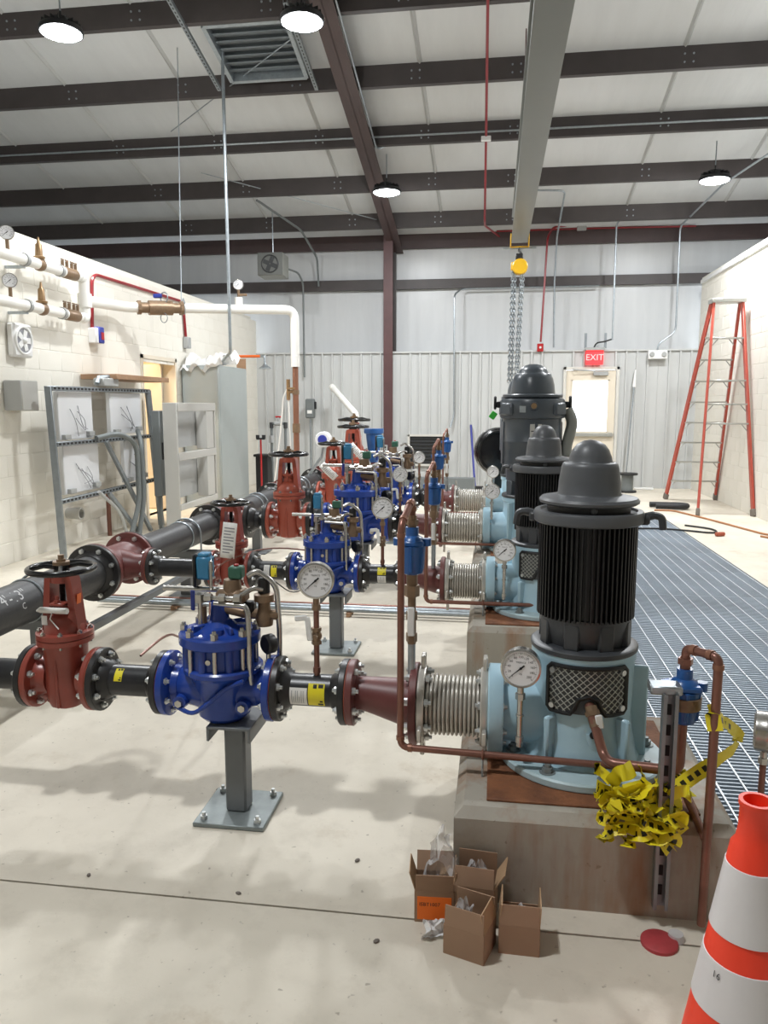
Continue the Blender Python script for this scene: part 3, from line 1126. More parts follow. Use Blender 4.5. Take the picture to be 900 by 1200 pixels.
    sb = part('solenoid', lambda: B().box((0, 0, 0), (0.055, 0.05, 0.085), 0.008).box((0, 0, 0.047), (0.04, 0.04, 0.014), 0.004), 'solenoid_blue', t, (-0.060, 0.03, 0.425), key='cvs')
    part('back_plate', lambda: B().box((0, 0, 0), (0.012, 0.055, 0.12), 0.004), 'motor_black', sb, (-0.032, 0, -0.01), key='cvsb')
    gs = part('green_coil', lambda: B().box((0, 0, 0), (0.05, 0.045, 0.045), 0.005), 'solenoid_green', t, (0.055, 0.035, 0.41), key='cvg', label='dark green coil housing')
    part('red_cap', lambda: B().box((0, 0, 0), (0.016, 0.016, 0.007), 0.002), 'red_box', gs, (0, 0, 0.026), key='cvrc')
    part('lever_handle', lambda: B().box((0, 0, 0), (0.016, 0.006, 0.075), 0.003), 'handle_blue', t, (-0.075, -0.055, 0.325), (0.1, 0.06, 0), key='cvh')
    sg = part('small_gauge', lambda: B().lathe([(0.0, 0.03), (0.032, 0.03), (0.035, 0.026), (0.035, 0.0), (0.028, -0.006), (0.0, -0.006)], 24, 'x'), 'motor_black', t, (0.175, -0.02, 0.165), (0, 0, 0.9), key='cvsg')
    part('gauge_stem', lambda: B().cyl((0.01, 0, -0.035), (0.01, 0, -0.105), 0.009, n=8).hexn((0.01, 0, -0.06), (0.01, 0, -0.09), 0.015), 'steel', sg, key='cvgs')
    return t

def dial_bm(R):
    """ticks, figures and maker's line on a dial facing -Y"""
    b = B()
    for i in range(51):
        a = math.radians(225 - 270 * i / 50)
        r0 = R * (0.80 if i % 5 == 0 else 0.86)
        r1 = R * 0.92
        w = R * (0.012 if i % 5 == 0 else 0.007)
        c, s = math.cos(a), math.sin(a)
        b.add([(r0 * c - w * s, 0, r0 * s + w * c), (r1 * c - w * s, 0, r1 * s + w * c), (r1 * c + w * s, 0, r1 * s - w * c), (r0 * c + w * s, 0, r0 * s - w * c)], [(0, 1, 2, 3)])
    for i in range(11):
        a = math.radians(225 - 270 * i / 10)
        v, f = text_bm(str(i * 20), R * 0.19)
        b.add(v, f, Matrix.Translation((R * .66 * math.cos(a), 0, R * .66 * math.sin(a))) @ RX90)
    v, f = text_bm('TRERICE', R * 0.15)
    b.add(v, f, Matrix.Translation((0, 0, R * 0.34)) @ RX90)
    v, f = text_bm('PSI', R * 0.13)
    b.add(v, f, Matrix.Translation((0, 0, -R * 0.34)) @ RX90)
    return b

def gauge_head(t, z, R=0.063, yawg=0.0, detail=True):
    """gauge case on its stem; faces -Y turned by yawg"""
    c = part('gauge_case', lambda: B().lathe([(0.0, 0.034), (R * .8, 0.034), (R * .98, 0.028), (R, 0.02), (R, 0.004), (R * 1.02, 0.0), (R * 1.02, -0.012), (R * .92, -0.014), (R * .90, -0.008), (0.0, -0.008)], 36, 'y'), 'steel', t, (0, 0, z), (0, 0, yawg), key=('gc', R))
    part('dial', lambda: B().lathe([(0.0, -0.0092), (R * .905, -0.0092), (R * .905, -0.008), (0, -0.008)], 36, 'y'), 'dial_white', c, key=('gd', R))
    part('dial_print', lambda: dial_bm(R * .9), 'ink', c, (0, -0.0098, 0), key=('gp', R))
    a = math.radians(222)
    n = Vector((math.cos(a), 0, math.sin(a)))
    p = Vector((-n.z, 0, n.x))
    def nd():
        b = B()
        w = R * 0.03
        b.add([-n * R * .25 + p * w * 1.6, -n * R * .25 - p * w * 1.6, n * R * .78 - p * w * .3, n * R * .78 + p * w * .3], [(0, 1, 2, 3)])
        b.lathe([(0, -0.002), (R * .07, -0.001), (R * .07, 0.001), (0, 0.001)], 10, 'y')
        return b
    part('needle', nd, 'ink', c, (0, -0.0112, 0), key=('gn', R))
    return c

def riser_gauge(label, x, y, z0, zg, stem='copper', lever=True, yawg=0.1):
    t = thing('pressure_gauge', label, 'gauge', (x, y, z0), group='round white pressure gauges')
    h = zg - z0
    part('stem', B().cyl((0, 0, -0.005), (0, 0, h - 0.06), 0.010, n=12).cyl((0, 0, h * .38), (0, 0, h * .40), 0.013, n=12).cyl((0, 0, 0.01), (0, 0, 0.03), 0.0135, n=12), stem, t)
    part('fitting', B().hexn((0, 0, h - 0.105), (0, 0, h - 0.085), 0.016).cyl((0, 0, h - 0.085), (0, 0, h - 0.058), 0.011, n=12), 'bronze' if lever else 'steel', t)
    gauge_head(t, h, yawg=yawg)
    if lever:
        v = part('ball_valve', lambda: B().cyl((0, 0, -0.028), (0, 0, 0.028), 0.015, n=10).hexn((0, 0, -0.030), (0, 0, -0.018), 0.018).hexn((0, 0, 0.018), (0, 0, 0.030), 0.018).cyl((0, -0.03, 0), (0, 0, 0), 0.010, n=8).sphere((0, 0, 0), 0.020), 'bronze', t, (0, 0, h * 0.42), key='bv')
        part('lever', lambda: B().box((0, 0, 0.034), (0.020, 0.007, 0.085), 0.003).box((-0.022, 0, 0.074), (0.045, 0.008, 0.02), 0.004), 'white_plastic', v, (-0.016, -0.033, 0), (0, -0.12, 0), key='bvl')
    return t

def reducer(label, x0, x1, y, z0, z1, r0, r1, R0, R1):
    t = thing('pipe_reducer', label, 'pipe fitting', (x0, y, z0), group='dark red eccentric reducers')
    L, dz = x1 - x0, z1 - z0
    def body():
        b = B()
        n, rows = 32, 12
        vs, fs = [], []
        for j in range(rows + 1):
            q = j / rows
            s = min(1, max(0, (q - .12) / .76))
            s = s * s * (3 - 2 * s) * .35 + s * .65
            r, zc = r0 + (r1 - r0) * s, dz * s
            for i in range(n):
                a = 2 * PI * i / n
                vs.append((L * q, r * math.cos(a), zc + r * math.sin(a)))
        for j in range(rows):
            for i in range(n):
                fs.append((j * n + i, j * n + (i + 1) % n, (j + 1) * n + (i + 1) % n, (j + 1) * n + i))
        b.add(vs, fs)
        b.lathe([(r0, 0.0005), (R0 - .003, 0.0005), (R0, .004), (R0, .022), (R0 - .003, .025), (r0, .025)], 36, 'x')
        b.lathe([(r1, L - .026), (R1 - .003, L - .026), (R1, L - .023), (R1, L - .003), (R1 - .003, L - 0.0005), (r1, L - 0.0005)], 40, 'x', (0, 0, dz))
        return b
    part('body', body, 'red_primer', t, key=('red', L, r0))
    bolts(t, 0, R0 * .80, half=0.025, s=0.0125)
    bolts(t, L, R1 * .80, half=0.028, s=0.013, zc=dz)
    return t

def bellows(label, x0, x1, y, z, r, R):
    t = thing('expansion_joint', label, 'pipe fitting', (x0, y, z), group='stainless bellows expansion joints')
    L = x1 - x0
    ft = 0.026
    def bel():
        prof = []
        n = 13
        a, c = ft, L - ft
        seg = 8
        for i in range(n * seg + 1):
            q = i / (n * seg)
            prof.append((r - 0.014 + 0.014 * abs(math.sin(PI * q * n)) ** 0.6, a + (c - a) * q))
        return B().lathe(prof, 40, 'x')
    part('bellows', bel, 'stainless', t, key=('bel', L, r), ang=70)
    def fl(x_):
        b = B()
        if True:
            b.lathe([(r * .8, x_ + .0005), (R * .93, x_ + .0005), (R * .95, x_ + .004), (R * .95, x_ + ft - .004), (R * .93, x_ + ft), (r * .8, x_ + ft)], 36, 'x')
            for s in (-1, 1):
                b.box((x_ + ft * .6, s * 0.012, s * R * 1.03), (0.015, 0.05, R * 0.42), 0.003)
                b.box((x_ + ft * .6, s * R * 1.0, s * 0.05), (0.015, R * .35, 0.045), 0.003)
        return b
    for x_ in (0, L - ft):
        part('end_flange', lambda: fl(x_), 'stainless', t, key=('belf', L, r, x_))
    bolts(t, L + 0.01, R * .82, half=0.032, s=0.013)
    return t

# ------------------------------------------------------------------ pumps
def head_small(label, x, y, z):
    """vertical turbine discharge head, z = top of sole plate; discharge axis 0.155 up"""
    t = thing('pump_head', label, 'pump', (x, y, z), group='pale blue pump discharge heads')
    dz = 0.155
    def base():
        return B().lathe([(0, 0), (0.268, 0), (0.272, .004), (0.272, .022), (0.266, .028), (0.19, .030), (0, .030)], 48)
    bs = part('base_flange', base, 'pump_pale', t, key='pbase')
    for i in range(8):
        a = 2 * PI * (i + .3) / 8
        part('anchor_nut', lambda: B().hexn((0, 0, 0.028), (0, 0, 0.046), 0.018).cyl((0, 0, 0.028), (0, 0, 0.031), 0.026, n=14).cyl((0, 0, 0.046), (0, 0, 0.056), 0.010, n=8), 'plate_galv', bs, (0.232 * math.cos(a), 0.232 * math.sin(a), 0), key='panch')
    def body():
        b = B()
        b.lathe([(0.192, 0.026), (0.180, 0.05), (0.168, 0.11), (0.160, 0.18), (0.164, 0.28), (0.164, 0.355), (0.170, 0.368), (0.170, 0.389), (0, 0.389)], 44)
        # discharge barrel
        b.cyl((0, 0, dz), (-0.29, 0, dz), 0.118, 0.105, n=32)
        b.lathe([(0.10, -0.275), (0.118, -0.262), (0.145, -0.262), (0.149, -0.268), (0.149, -0.308), (0.145, -0.3125), (0, -0.3125)], 40, 'x', (0, 0, dz))
        for a in (-2.25, -0.88):
            b.box((0, 0, 0), (0.08, 0.02, 0.17), 0.006, m=Matrix.Rotation(a, 4, 'Z') @ Matrix.Translation((0.165, 0, 0.11)))
        for a in (-0.12, 0.5, 1.25, 1.9, 2.7):
            b.box((0, 0, 0), (0.075, 0.018, 0.31), 0.005, m=Matrix.Rotation(a, 4, 'Z') @ Matrix.Translation((0.172, 0, 0.18)))
        b.cyl((0.02, -0.12, 0.03), (0.02, -0.125, 0.15), 0.05, 0.045, n=20)
        return b
    bd = part('casting', body, 'pump_blue', t, key='pbody')
    # expanded metal guard on the front, wrapped round the neck
    Rg = 0.1695
    def onc(u, v, off=0.0):
        a = u / Rg
        return (Rg * math.sin(a) + off * math.sin(a), -(Rg + off) * math.cos(a), v)
    U0, U1, V0, V1 = -0.132, 0.132, 0.212, 0.364
    def inside(u, v):
        return ((u / 0.044) ** 2 + ((v - V0) / 0.062) ** 2 > 1)
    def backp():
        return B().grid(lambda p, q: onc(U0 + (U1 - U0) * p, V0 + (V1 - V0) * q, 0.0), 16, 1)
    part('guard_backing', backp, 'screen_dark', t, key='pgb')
    def wires():
        b = B()
        px, pz = 0.0115, 0.0215
        nu, nv = int((U1 - U0) / px), int((V1 - V0) / pz * 2)
        for i in range(nu + 1):
            for j in range(nv + 1):
                u, v = U0 + i * px, V0 + j * pz / 2
                if (i + j) % 2:
                    continue
                for du in (-1, 1):
                    u2, v2 = u + du * px, v + pz / 2
                    if U0 <= u2 <= U1 and v2 <= V1 and inside(u, v) and inside(u2, v2):
                        w = 0.0016
                        b.add([onc(u - w, v, .004), onc(u + w, v, .004), onc(u2 + w, v2, .004), onc(u2 - w, v2, .004),
                               onc(u - w, v, .001), onc(u + w, v, .001), onc(u2 + w, v2, .001), onc(u2 - w, v2, .001)],
                              [(0, 1, 2, 3), (0, 4, 5, 1), (1, 5, 6, 2), (2, 6, 7, 3), (3, 7, 4, 0)])
        return b
    part('guard_mesh', wires, 'screen_wire', t, key='pgw')
    def trim():
        o = [(U0 + .012, V0), (-0.055, V0), (-0.042, V0 + 0.02), (-0.030, V0 + 0.05), (0, V0 + 0.062), (0.030, V0 + 0.05), (0.042, V0 + 0.02), (0.055, V0), (U1 - .012, V0), (U1, V0 + .012), (U1, V1 - .012), (U1 - .012, V1), (0, V1), (U0 + .012, V1), (U0, V1 - .012), (U0, V0 + .012)]
        P = []
        for (a, c), (d, e) in zip(o, o[1:] + o[:1]):
            k = max(1, int(math.hypot(d - a, e - c) / 0.02))
            P += [onc(a + (d - a) * q / k, c + (e - c) * q / k, 0.003) for q in range(k)]
        return B().tube(P, 0.0075, 8, closed=True)
    part('guard_trim', trim, 'motor_black', t, key='pgt')
    def scr():
        b = B()
        for u in (U0 + .018, U1 - .018):
            for v in (V0 + .018, V1 - .018):
                b.cyl(onc(u, v, 0.002), onc(u, v, 0.010), 0.0095, n=12)
        return b
    part('guard_screws', scr, 'zinc', t, key='pgs')
    part('drain_hole', lambda: B().lathe([(0.012, -0.003), (0.012, 0.0), (0.007, 0.0), (0.007, 0.004)], 14, 'y').cyl((0, 0.004, 0), (0, 0.006, 0), 0.008, n=12), 'slot_black', t, (0.02, -0.170, 0.148), key='pdh')
    return t

def motor_small(label, x, y, z):
    t = thing('electric_motor', label, 'motor', (x, y, z), group='finned vertical pump motors')
    part('mounting_flange', lambda: B().lathe([(0, 0), (0.170, 0), (0.174, .004), (0.174, .016), (0.168, .021), (0.13, .023), (0, .023)], 44), 'motor', t, key='mfl')
    def bell():
        b = B()
        b.lathe([(0.128, 0.02), (0.133, 0.035), (0.136, 0.05), (0.147, 0.10), (0.147, 0.118), (0, 0.118)], 40)
        for i in range(8):
            a = 2 * PI * (i + .5) / 8
            b.box((0, 0, 0), (0.02, 0.05, 0.085), 0.004, m=Matrix.Rotation(a, 4, 'Z') @ Matrix.Translation((0.138, 0, 0.062)))
        return b
    part('end_bell', bell, 'motor', t, key='mbell')
    part('core', lambda: B().cyl((0, 0, 0.11), (0, 0, 0.45), 0.138, n=40), 'motor_black', t, key='mcore')
    def fins():
        b = B()
        n = 60
        for i in range(n):
            a = 2 * PI * i / n
            b.box((0, 0, 0), (0.022, 0.0052, 0.31), m=Matrix.Rotation(a, 4, 'Z') @ Matrix.Translation((0.146, 0, 0.268)))
        return b
    part('cooling_fins', fins, 'motor_black', t, key='mfin')
    part('upper_ring', lambda: B().lathe([(0.13, 0.412), (0.168, 0.418), (0.174, .423), (0.176, .448), (0.171, .457), (0.155, .459), (0.150, .452), (0.13, .452)], 44), 'motor_cap', t, key='mring')
    part('air_gap', lambda: B().cyl((0, 0, 0.44), (0, 0, 0.49), 0.132, n=40), 'motor_black', t, key='mgap')
    def cap():
        b = B()
        b.lathe([(0.10, 0.478), (0.150, 0.478), (0.158, .483), (0.159, .491), (0.152, .499), (0.125, .504), (0.104, .508), (0.100, .514), (0.0975, .550), (0.0905, .596), (0.087, .607), (0.080, .612), (0.072, .612), (0.069, .616),
                 (0.066, .630), (0.058, .651), (0.044, .669), (0.024, .680), (0.0, .684)], 44)
        return b
    part('rain_cap', cap, 'motor_cap', t, key='mcap')
    for a in (-PI / 2, 0.5, 2.6):
        part('cap_screw', lambda: B().sphere((0, 0, 0), 0.012, 10, 6), 'motor_cap', t, (0.137 * math.cos(a), 0.137 * math.sin(a), 0.470), key='mscr')
    def lug():
        b = B()
        P = fillet([(0.165, 0, 0.435), (0.205, 0, 0.446), (0.228, 0, 0.438), (0.232, 0, 0.40)], 0.015, 4)
        b.tube(P, [0.014] * 3 + [0.012] * (len(P) - 3), 8)
        b.box((0.175, 0, 0.43), (0.03, 0.05, 0.03), 0.006)
        return b
    for a in (0.0, PI):
        part('lifting_lug', lug, 'motor', t, (0, 0, 0), (0, 0, a - 0.12), key='mlug')
    return t

def head_big(label, x, y, z, dz):
    t = thing('pump_head', label, 'pump', (x, y, z), group='pale blue pump discharge heads')
    bs = part('base_flange', lambda: B().lathe([(0, 0), (0.325, 0), (0.33, .004), (0.33, .026), (0.324, .032), (0, .034)], 48), 'pump_pale', t, key='Pbase')
    for i in range(8):
        a = 2 * PI * (i + .3) / 8
        part('anchor_nut', lambda: B().hexn((0, 0, 0.028), (0, 0, 0.05), 0.02).cyl((0, 0, 0.05), (0, 0, 0.06), 0.010, n=8), 'plate_galv', bs, (0.285 * math.cos(a), 0.285 * math.sin(a), 0), key='Panch')
    def body():
        b = B()
        b.lathe([(0.25, 0.03), (0.235, 0.08), (0.222, 0.2), (0.215, 0.36), (0.215, 0.40), (0.225, 0.41), (0.225, 0.44), (0, 0.44)], 44)
        b.cyl((0, 0, dz), (-0.36, 0, dz), 0.15, 0.125, n=32)
        b.lathe([(0.12, -0.335), (0.14, -0.32), (0.168, -0.32), (0.172, -0.326), (0.172, -0.372), (0.168, -0.377), (0, -0.377)], 40, 'x', (0, 0, dz))
        for a in (-2.3, -0.85, 0.5, 1.3, 2.1):
            b.box((0, 0, 0), (0.09, 0.018, 0.38), 0.005, m=Matrix.Rotation(a, 4, 'Z') @ Matrix.Translation((0.23, 0, 0.22)))
        return b
    part('casting', body, 'pump_blue', t, key='Pbody')
    def gb():
        return B().grid(lambda p, q: (0.222 * math.sin(-.55 + 1.1 * p), -0.222 * math.cos(-.55 + 1.1 * p), 0.20 + 0.17 * q), 12, 1)
    part('guard_mesh', gb, 'screen_wire', t, key='Pgb')
    def tr():
        P = []
        for q in range(20):
            u = -.55 + 1.1 * q / 19
            P.append((0.224 * math.sin(u), -0.224 * math.cos(u), 0.20))
        for q in range(20):
            u = .55 - 1.1 * q / 19
            P.append((0.224 * math.sin(u), -0.224 * math.cos(u), 0.37))
        return B().tube(P, 0.009, 8, closed=True)
    part('guard_trim', tr, 'motor_black', t, key='Pgt')
    return t

def motor_big(label, x, y, z):
    """z = top of the discharge head (0.73 m); dome top 1.06 m higher"""
    t = thing('electric_motor', label, 'motor', (x, y, z), group='tall smooth pump motors')
    part('mounting_flange', lambda: B().lathe([(0, 0), (0.225, 0), (0.23, .005), (0.23, .02), (0.225, .026), (0, .026)], 44), 'motor', t, key='Mfl')
    def base():
        b = B()
        b.lathe([(0.17, 0.02), (0.17, 0.13), (0.198, 0.14), (0.200, 0.235), (0, 0.235)], 40)
        for i in range(6):
            a = 2 * PI * (i + .5) / 6
            b.box((0, 0, 0), (0.04, 0.075, 0.12), 0.006, m=Matrix.Rotation(a, 4, 'Z') @ Matrix.Translation((0.182, 0, 0.08)))
        return b
    part('base_ring', base, 'big_motor', t, key='Mbase')
    def body():
        b = B()
        b.lathe([(0.222, 0.235), (0.232, 0.245), (0.234, 0.44), (0.237, 0.445), (0.237, 0.46), (0.234, 0.465), (0.234, 0.64), (0, 0.64)], 44)
        for i in range(4):
            a = 2 * PI * (i + .12) / 4
            b.box((0, 0, 0), (0.02, 0.07, 0.34), 0.006, m=Matrix.Rotation(a, 4, 'Z') @ Matrix.Translation((0.232, 0, 0.44)))
        return b
    part('frame', body, 'big_motor', t, key='Mbody')
    def shroud():
        b = B()
        b.lathe([(0.235, 0.635), (0.252, 0.640), (0.258, 0.65), (0.258, 0.77), (0.248, 0.79), (0.20, 0.80), (0, 0.80)], 44)
        for a in (-2.5, -0.65, 0.9, 2.3):
            b.box((0, 0, 0), (0.06, 0.15, 0.10), 0.015, m=Matrix.Rotation(a, 4, 'Z') @ Matrix.Translation((0.245, 0, 0.71)))
        return b
    part('fan_shroud', shroud, 'big_motor', t, key='Mshr')
    part('seal_disc', lambda: B().lathe([(0.15, 0.80), (0.232, 0.80), (0.238, .806), (0.238, .822), (0.232, .828), (0.15, .828)], 44), 'big_motor', t, key='Mdisc')
    def cap():
        return B().lathe([(0.178, 0.828), (0.176, 0.845), (0.170, 0.90), (0.158, 0.95), (0.142, 0.985), (0.134, 0.992), (0.124, 0.991), (0.120, 0.995), (0.112, 1.015), (0.092, 1.04), (0.06, 1.058), (0.03, 1.065), (0, 1.067)], 44)
    part('rain_cap', cap, 'big_motor', t, key='Mcap')
    sg = part('sight_glass', lambda: B().lathe([(0, -0.270), (0.030, -0.270), (0.032, -0.262), (0.032, -0.24), (0, -0.24)], 20, 'y'), 'big_motor', t, (0, 0, 0.735), key='Msg')
    part('sight_window', lambda: B().lathe([(0, -0.272), (0.022, -0.272), (0.022, -0.268), (0, -0.268)], 20, 'y'), 'brass', sg, key='Msw')
    part('name_plate', lambda: B().box((0, 0, 0), (0.05, 0.005, 0.05), 0.001), 'galv', t, (-0.085, -0.246, 0.71), (0, 0, -0.33), key='Mnp')
    np_ = part('rating_plate', lambda: B().box((0, 0, 0), (0.09, 0.005, 0.19), 0.001), 'enclosure', t, (0.02, -0.237, 0.50), key='Mrp')
    part('plate_print', lambda: sum_lines(), 'ink', np_, (0, -0.004, 0), key='Mpp')
    def lug():
        b = B()
        b.box((0.268, 0, 0.745), (0.05, 0.05, 0.05), 0.012)
        b.box((0.297, 0, 0.76), (0.022, 0.06, 0.11), 0.008)
        return b
    for a in (0.0, PI):
        part('lifting_lug', lug, 'motor_black', t, (0, 0, 0), (0, 0, a), key='Mlug')
    return t

def sum_lines():
    b = B()
    for i in range(6):
        b.box((-0.006 + 0.006 * (i % 2), 0, 0.04 - i * 0.022), (0.06 - 0.012 * (i % 3), 0.001, 0.007))
    return b

# ------------------------------------------------------------------ air valve with goose neck and copper drain
def air_valve(label, x, y, zb, z0, group='blue air release valves'):
    """riser from zb (top of reducer) through ball valve to the blue valve body at z0"""
    t = thing('air_valve', label, 'valve', (x, y, zb), group=group)
    h = z0 - zb
    part('nipple', B().cyl((0, 0, -0.01), (0, 0, h * .40), 0.013, n=12), 'galv', t)
    bv = part('ball_valve', B().cyl((0, 0, h * .36), (0, 0, h * .66), 0.015, n=10).hexn((0, 0, h * .38), (0, 0, h * .46), 0.019).hexn((0, 0, h * .58), (0, 0, h * .66), 0.019), 'bronze', t)
    part('lever', B().box((0, -0.026, h * .58), (0.023, 0.008, 0.10), 0.003), 'white_plastic', bv)
    part('union', B().cyl((0, 0, h * .64), (0, 0, h * .82), 0.014, n=12).hexn((0, 0, h * .80), (0, 0, h * .90), 0.026).cyl((0, 0, h * .88), (0, 0, h + 0.005), 0.019, n=14), 'bronze', t)
    arv_body(t, h)
    part('top_nipple', B().cyl((0, 0, h + .155), (0, 0, h + .20), 0.015, n=12).hexn((0, 0, h + .168), (0, 0, h + .185), 0.021), 'bronze', t)
    return t

def arv_body(t, h):
    def body():
        b = B()
        b.lathe([(0, 0), (0.024, 0), (0.036, 0.006), (0.040, 0.03), (0.045, 0.09), (0.046, 0.098), (0, 0.098)], 26)
        for i in range(6):
            a = 2 * PI * (i + .5) / 6
            b.cyl((0.038 * math.cos(a), 0.038 * math.sin(a), 0.015), (0.043 * math.cos(a), 0.043 * math.sin(a), 0.1), 0.006, n=6)
        return b
    p = part('valve_body', body, 'air_blue', t, (0, 0, h), key='arvb')
    def lid():
        b = B()
        b.box((0, 0, 0.108), (0.084, 0.084, 0.020), 0.006)
        for sx in (-1, 1):
            b.cyl((sx * 0.048, 0.0, 0.098), (sx * 0.048, 0.0, 0.122), 0.016, n=14)
        b.lathe([(0.04, 0.116), (0.034, 0.126), (0.022, 0.132), (0.022, 0.160), (0, 0.160)], 20)
        return b
    part('valve_lid', lid, 'air_blue', p, key='arvl')

def drain(label, pts, r=0.011, m='copper', fittings=True, name='drain_pipe', cat='pipe', group='copper drain pipes', rad=0.03):
    t = thing(name, label, cat, pts[0], group=group)
    o = Vector(pts[0])
    P = [Vector(p) - o for p in pts]
    part('tube', B().tube(fillet(P, rad, 5), r, 12), m, t)
    if fittings:
        for i in range(1, len(P) - 1):
            for q in (P[i - 1], P[i + 1]):
                d = (q - P[i])
                if d.length > rad * 1.6:
                    d.normalize()
                    b = B().cyl(P[i] + d * rad * .85, P[i] + d * (rad * .85 + r * 1.2), r * 1.22, n=12)
                    part('elbow_collar', b, 'copper_new' if m == 'copper' else m, t)
    return t

# ------------------------------------------------------------------ supports
def post_support(label, x, y, top, k=1.0, group='grey steel pipe support posts', plate=0.26):
    t = thing('pipe_support', label, 'support', (x, y, 0), group=group)
    part('base_plate', B().box((0, 0, 0.008), (plate, plate, 0.016), 0.003), 'plate_galv', t)
    part('post', B().box((0, 0, top / 2 + 0.004), (0.078 * k, 0.078 * k, top - 0.02), 0.008), 'support_grey', t)
    s = 0.075 * k
    b = B()
    b.box((0, 0, top - 0.004), (0.16 * k, 0.20 * k, 0.010), 0.002)
    b.box((-0.075 * k, 0, top - 0.028), (0.010, 0.20 * k, 0.05), 0.002)
    b.box((0.075 * k, 0, top - 0.028), (0.010, 0.20 * k, 0.05), 0.002)
    part('saddle', b, 'support_grey', t)
    for sx in (-1, 1):
        for sy in (-1, 1):
            part('anchor_bolt', lambda: B().hexn((0, 0, 0.016), (0, 0, 0.03), 0.013).cyl((0, 0, 0.03), (0, 0, 0.042), 0.007, n=8), 'zinc', t, (sx * plate * .38, sy * plate * .38, 0), key='abolt')
    return t

# ------------------------------------------------------------------ lay out the four lines
for i in range(4):
    y, z, k, o = LY[i], LZ_[i], LK[i], ORD[i]
    big = i > 1
    dx = LDX[i]
    HX = -2.11                                  # face of header branch
    if not big:
        gx, vx = -1.556 + dx, -0.960 + dx
        g0, g1, v0, v1 = gx - .125, gx + .125, vx - .205, vx + .205
        rd0, rd1 = -0.49 + dx, -0.245 + dx
        be1 = -0.0065 + dx
        px = 0.306 + dx
        zd = z - 0.027
        r0, r1, R0, R1, rb = 0.057, 0.084, 0.115, 0.140, 0.104
    else:
        gx, vx = -1.735, -1.145
        g0, g1, v0, v1 = gx - .125 * k, gx + .125 * k, vx - .205 * k, vx + .205 * k
        rd0, rd1 = -0.70, -0.42
        be1 = -0.085
        px = 0.292
        zd = z - 0.026
        r0, r1, R0, R1, rb = 0.0787, 0.105, 0.159, 0.168, 0.124
    spool(f'black pipe between the header tee and the {o} red gate valve', HX, g0, y, z, k)
    gate_valve({0: 'brick red gate valve with black handwheel, nearest, at the left edge',
                1: 'brick red gate valve with a white paper tag, second from the camera',
                2: 'orange red gate valve, third from the camera, wheel raised on a tall yoke',
                3: 'orange red gate valve with curled white tag, behind the third one'}[i], gx, y, z, k,
               'red_valve' if i < 2 else 'orange_valve', rz=0.0)
    st = [(0.085 if not big else 0.03, 0.03 if not big else 0.02, 0.25, 1.1, 'yellow')] if i != 1 else [(0.09, 0.035, -.5, .8, 'white_tag'), (0.135, 0.035, -.5, .75, 'yellow')]
    spool(f'short black pipe between the {o} red gate valve and its blue valve', g1, v0, y, z, k, stickers=st)
    control_valve(f'royal blue diaphragm control valve with pilot tubing, {o} from the camera', vx, y, z, k)
    if i == 0:
        st = [(0.062, 0.062, -0.75, 0.45, 'white_tag'), (0.128, 0.058, -0.75, 0.75, 'yellow')]
    elif i == 1:
        st = [(0.11, 0.05, 0.1, 0.9, 'yellow'), (0.11, 0.05, -0.9, 0.0, 'white_tag')]
    else:
        st = [(0.055, 0.05, 0.0, .9, 'white_tag'), (0.105, 0.03, 0.0, .9, 'yellow')]
    spool(f'black pipe with paper stickers right of the {o} blue valve', v1, rd0, y, z, k, stickers=st)
    reducer(f'dark red eccentric reducer on the {o} pump line', rd0, rd1, y, z, zd, r0, r1, R0, R1)
    bellows(f'stainless steel bellows joint on the {o} pump line', rd1, be1, y, zd, rb, R1)
    # pump
    padz = 0.29
    if not big:
        head_small(f'pale blue pump discharge head with mesh guard, {o} pump', px, y, zd - 0.155)
        motor_small(f'black finned vertical motor with domed cap on the {o} pump', px, y, zd - 0.155 + 0.389)
        t = riser_gauge(f'white dial gauge hanging in front of the {o} pump nozzle', px - 0.210, y - 0.155, zd - 0.06, 0.652 if i == 0 else 0.672, 'steel', lever=False, yawg=-0.12)
        post_support(f'grey steel post with base plate under the {o} blue valve', vx + 0.055, y, z - 0.118)
        riser_gauge(f'large white dial gauge on a copper riser beside the {o} blue valve', -0.607 + dx * 1.5, y, z + 0.055, 0.878, yawg=0.08)
    else:
        head_big(f'pale blue pump discharge head under the {o} motor', px, y, 0.30, zd - 0.30)
        motor_big(f'tall charcoal vertical motor on the {o} pump', px, y, 0.74)
        riser_gauge(f'white dial gauge hanging in front of the {o} pump nozzle', -0.015, y - 0.16, zd + 0.10, 0.797, 'steel', lever=False, yawg=-0.1)
        post_support(f'grey steel post with base plate under the {o} blue valve', vx + 0.05, y, z - 0.118 * k, 1.25)
        riser_gauge(f'large white dial gauge on a copper riser beside the {o} blue valve', (-0.779, -0.80)[i - 2], y, z + 0.075, (0.908, 0.928)[i - 2], yawg=0.08)
    # air valve and copper drain
    ax_ = rd1 - 0.055 if not big else rd1 - 0.055
    ax_ = (-0.268, -0.345, -0.456, -0.502)[i]
    az = (0.918, 0.905, 0.955, 0.985)[i]
    air_valve(f'blue air release valve with copper goose neck, {o} pump line', ax_, y - 0.03, z + 0.06 * k, az)
    cz = 0.362
    cxp = (-0.29, -0.377, -0.49, -0.535)[i]
    yd = y - 0.16
    xe = (0.57, 0.30, 0.10, 0.05)[i]
    tp = az + 0.155
    drain(f'copper drain tube dropping in front of the {o} reducer and running to the pump', [(ax_, y - 0.03, tp + 0.045), (ax_, y - 0.03, tp + 0.10), (cxp, yd, tp + 0.03), (cxp, yd, cz), (xe, yd - (0.05 if i == 0 else 0), cz)] + ([(0.607, 2.118, 0.27)] if i == 0 else []), 0.0115 if i != 3 else 0.009)
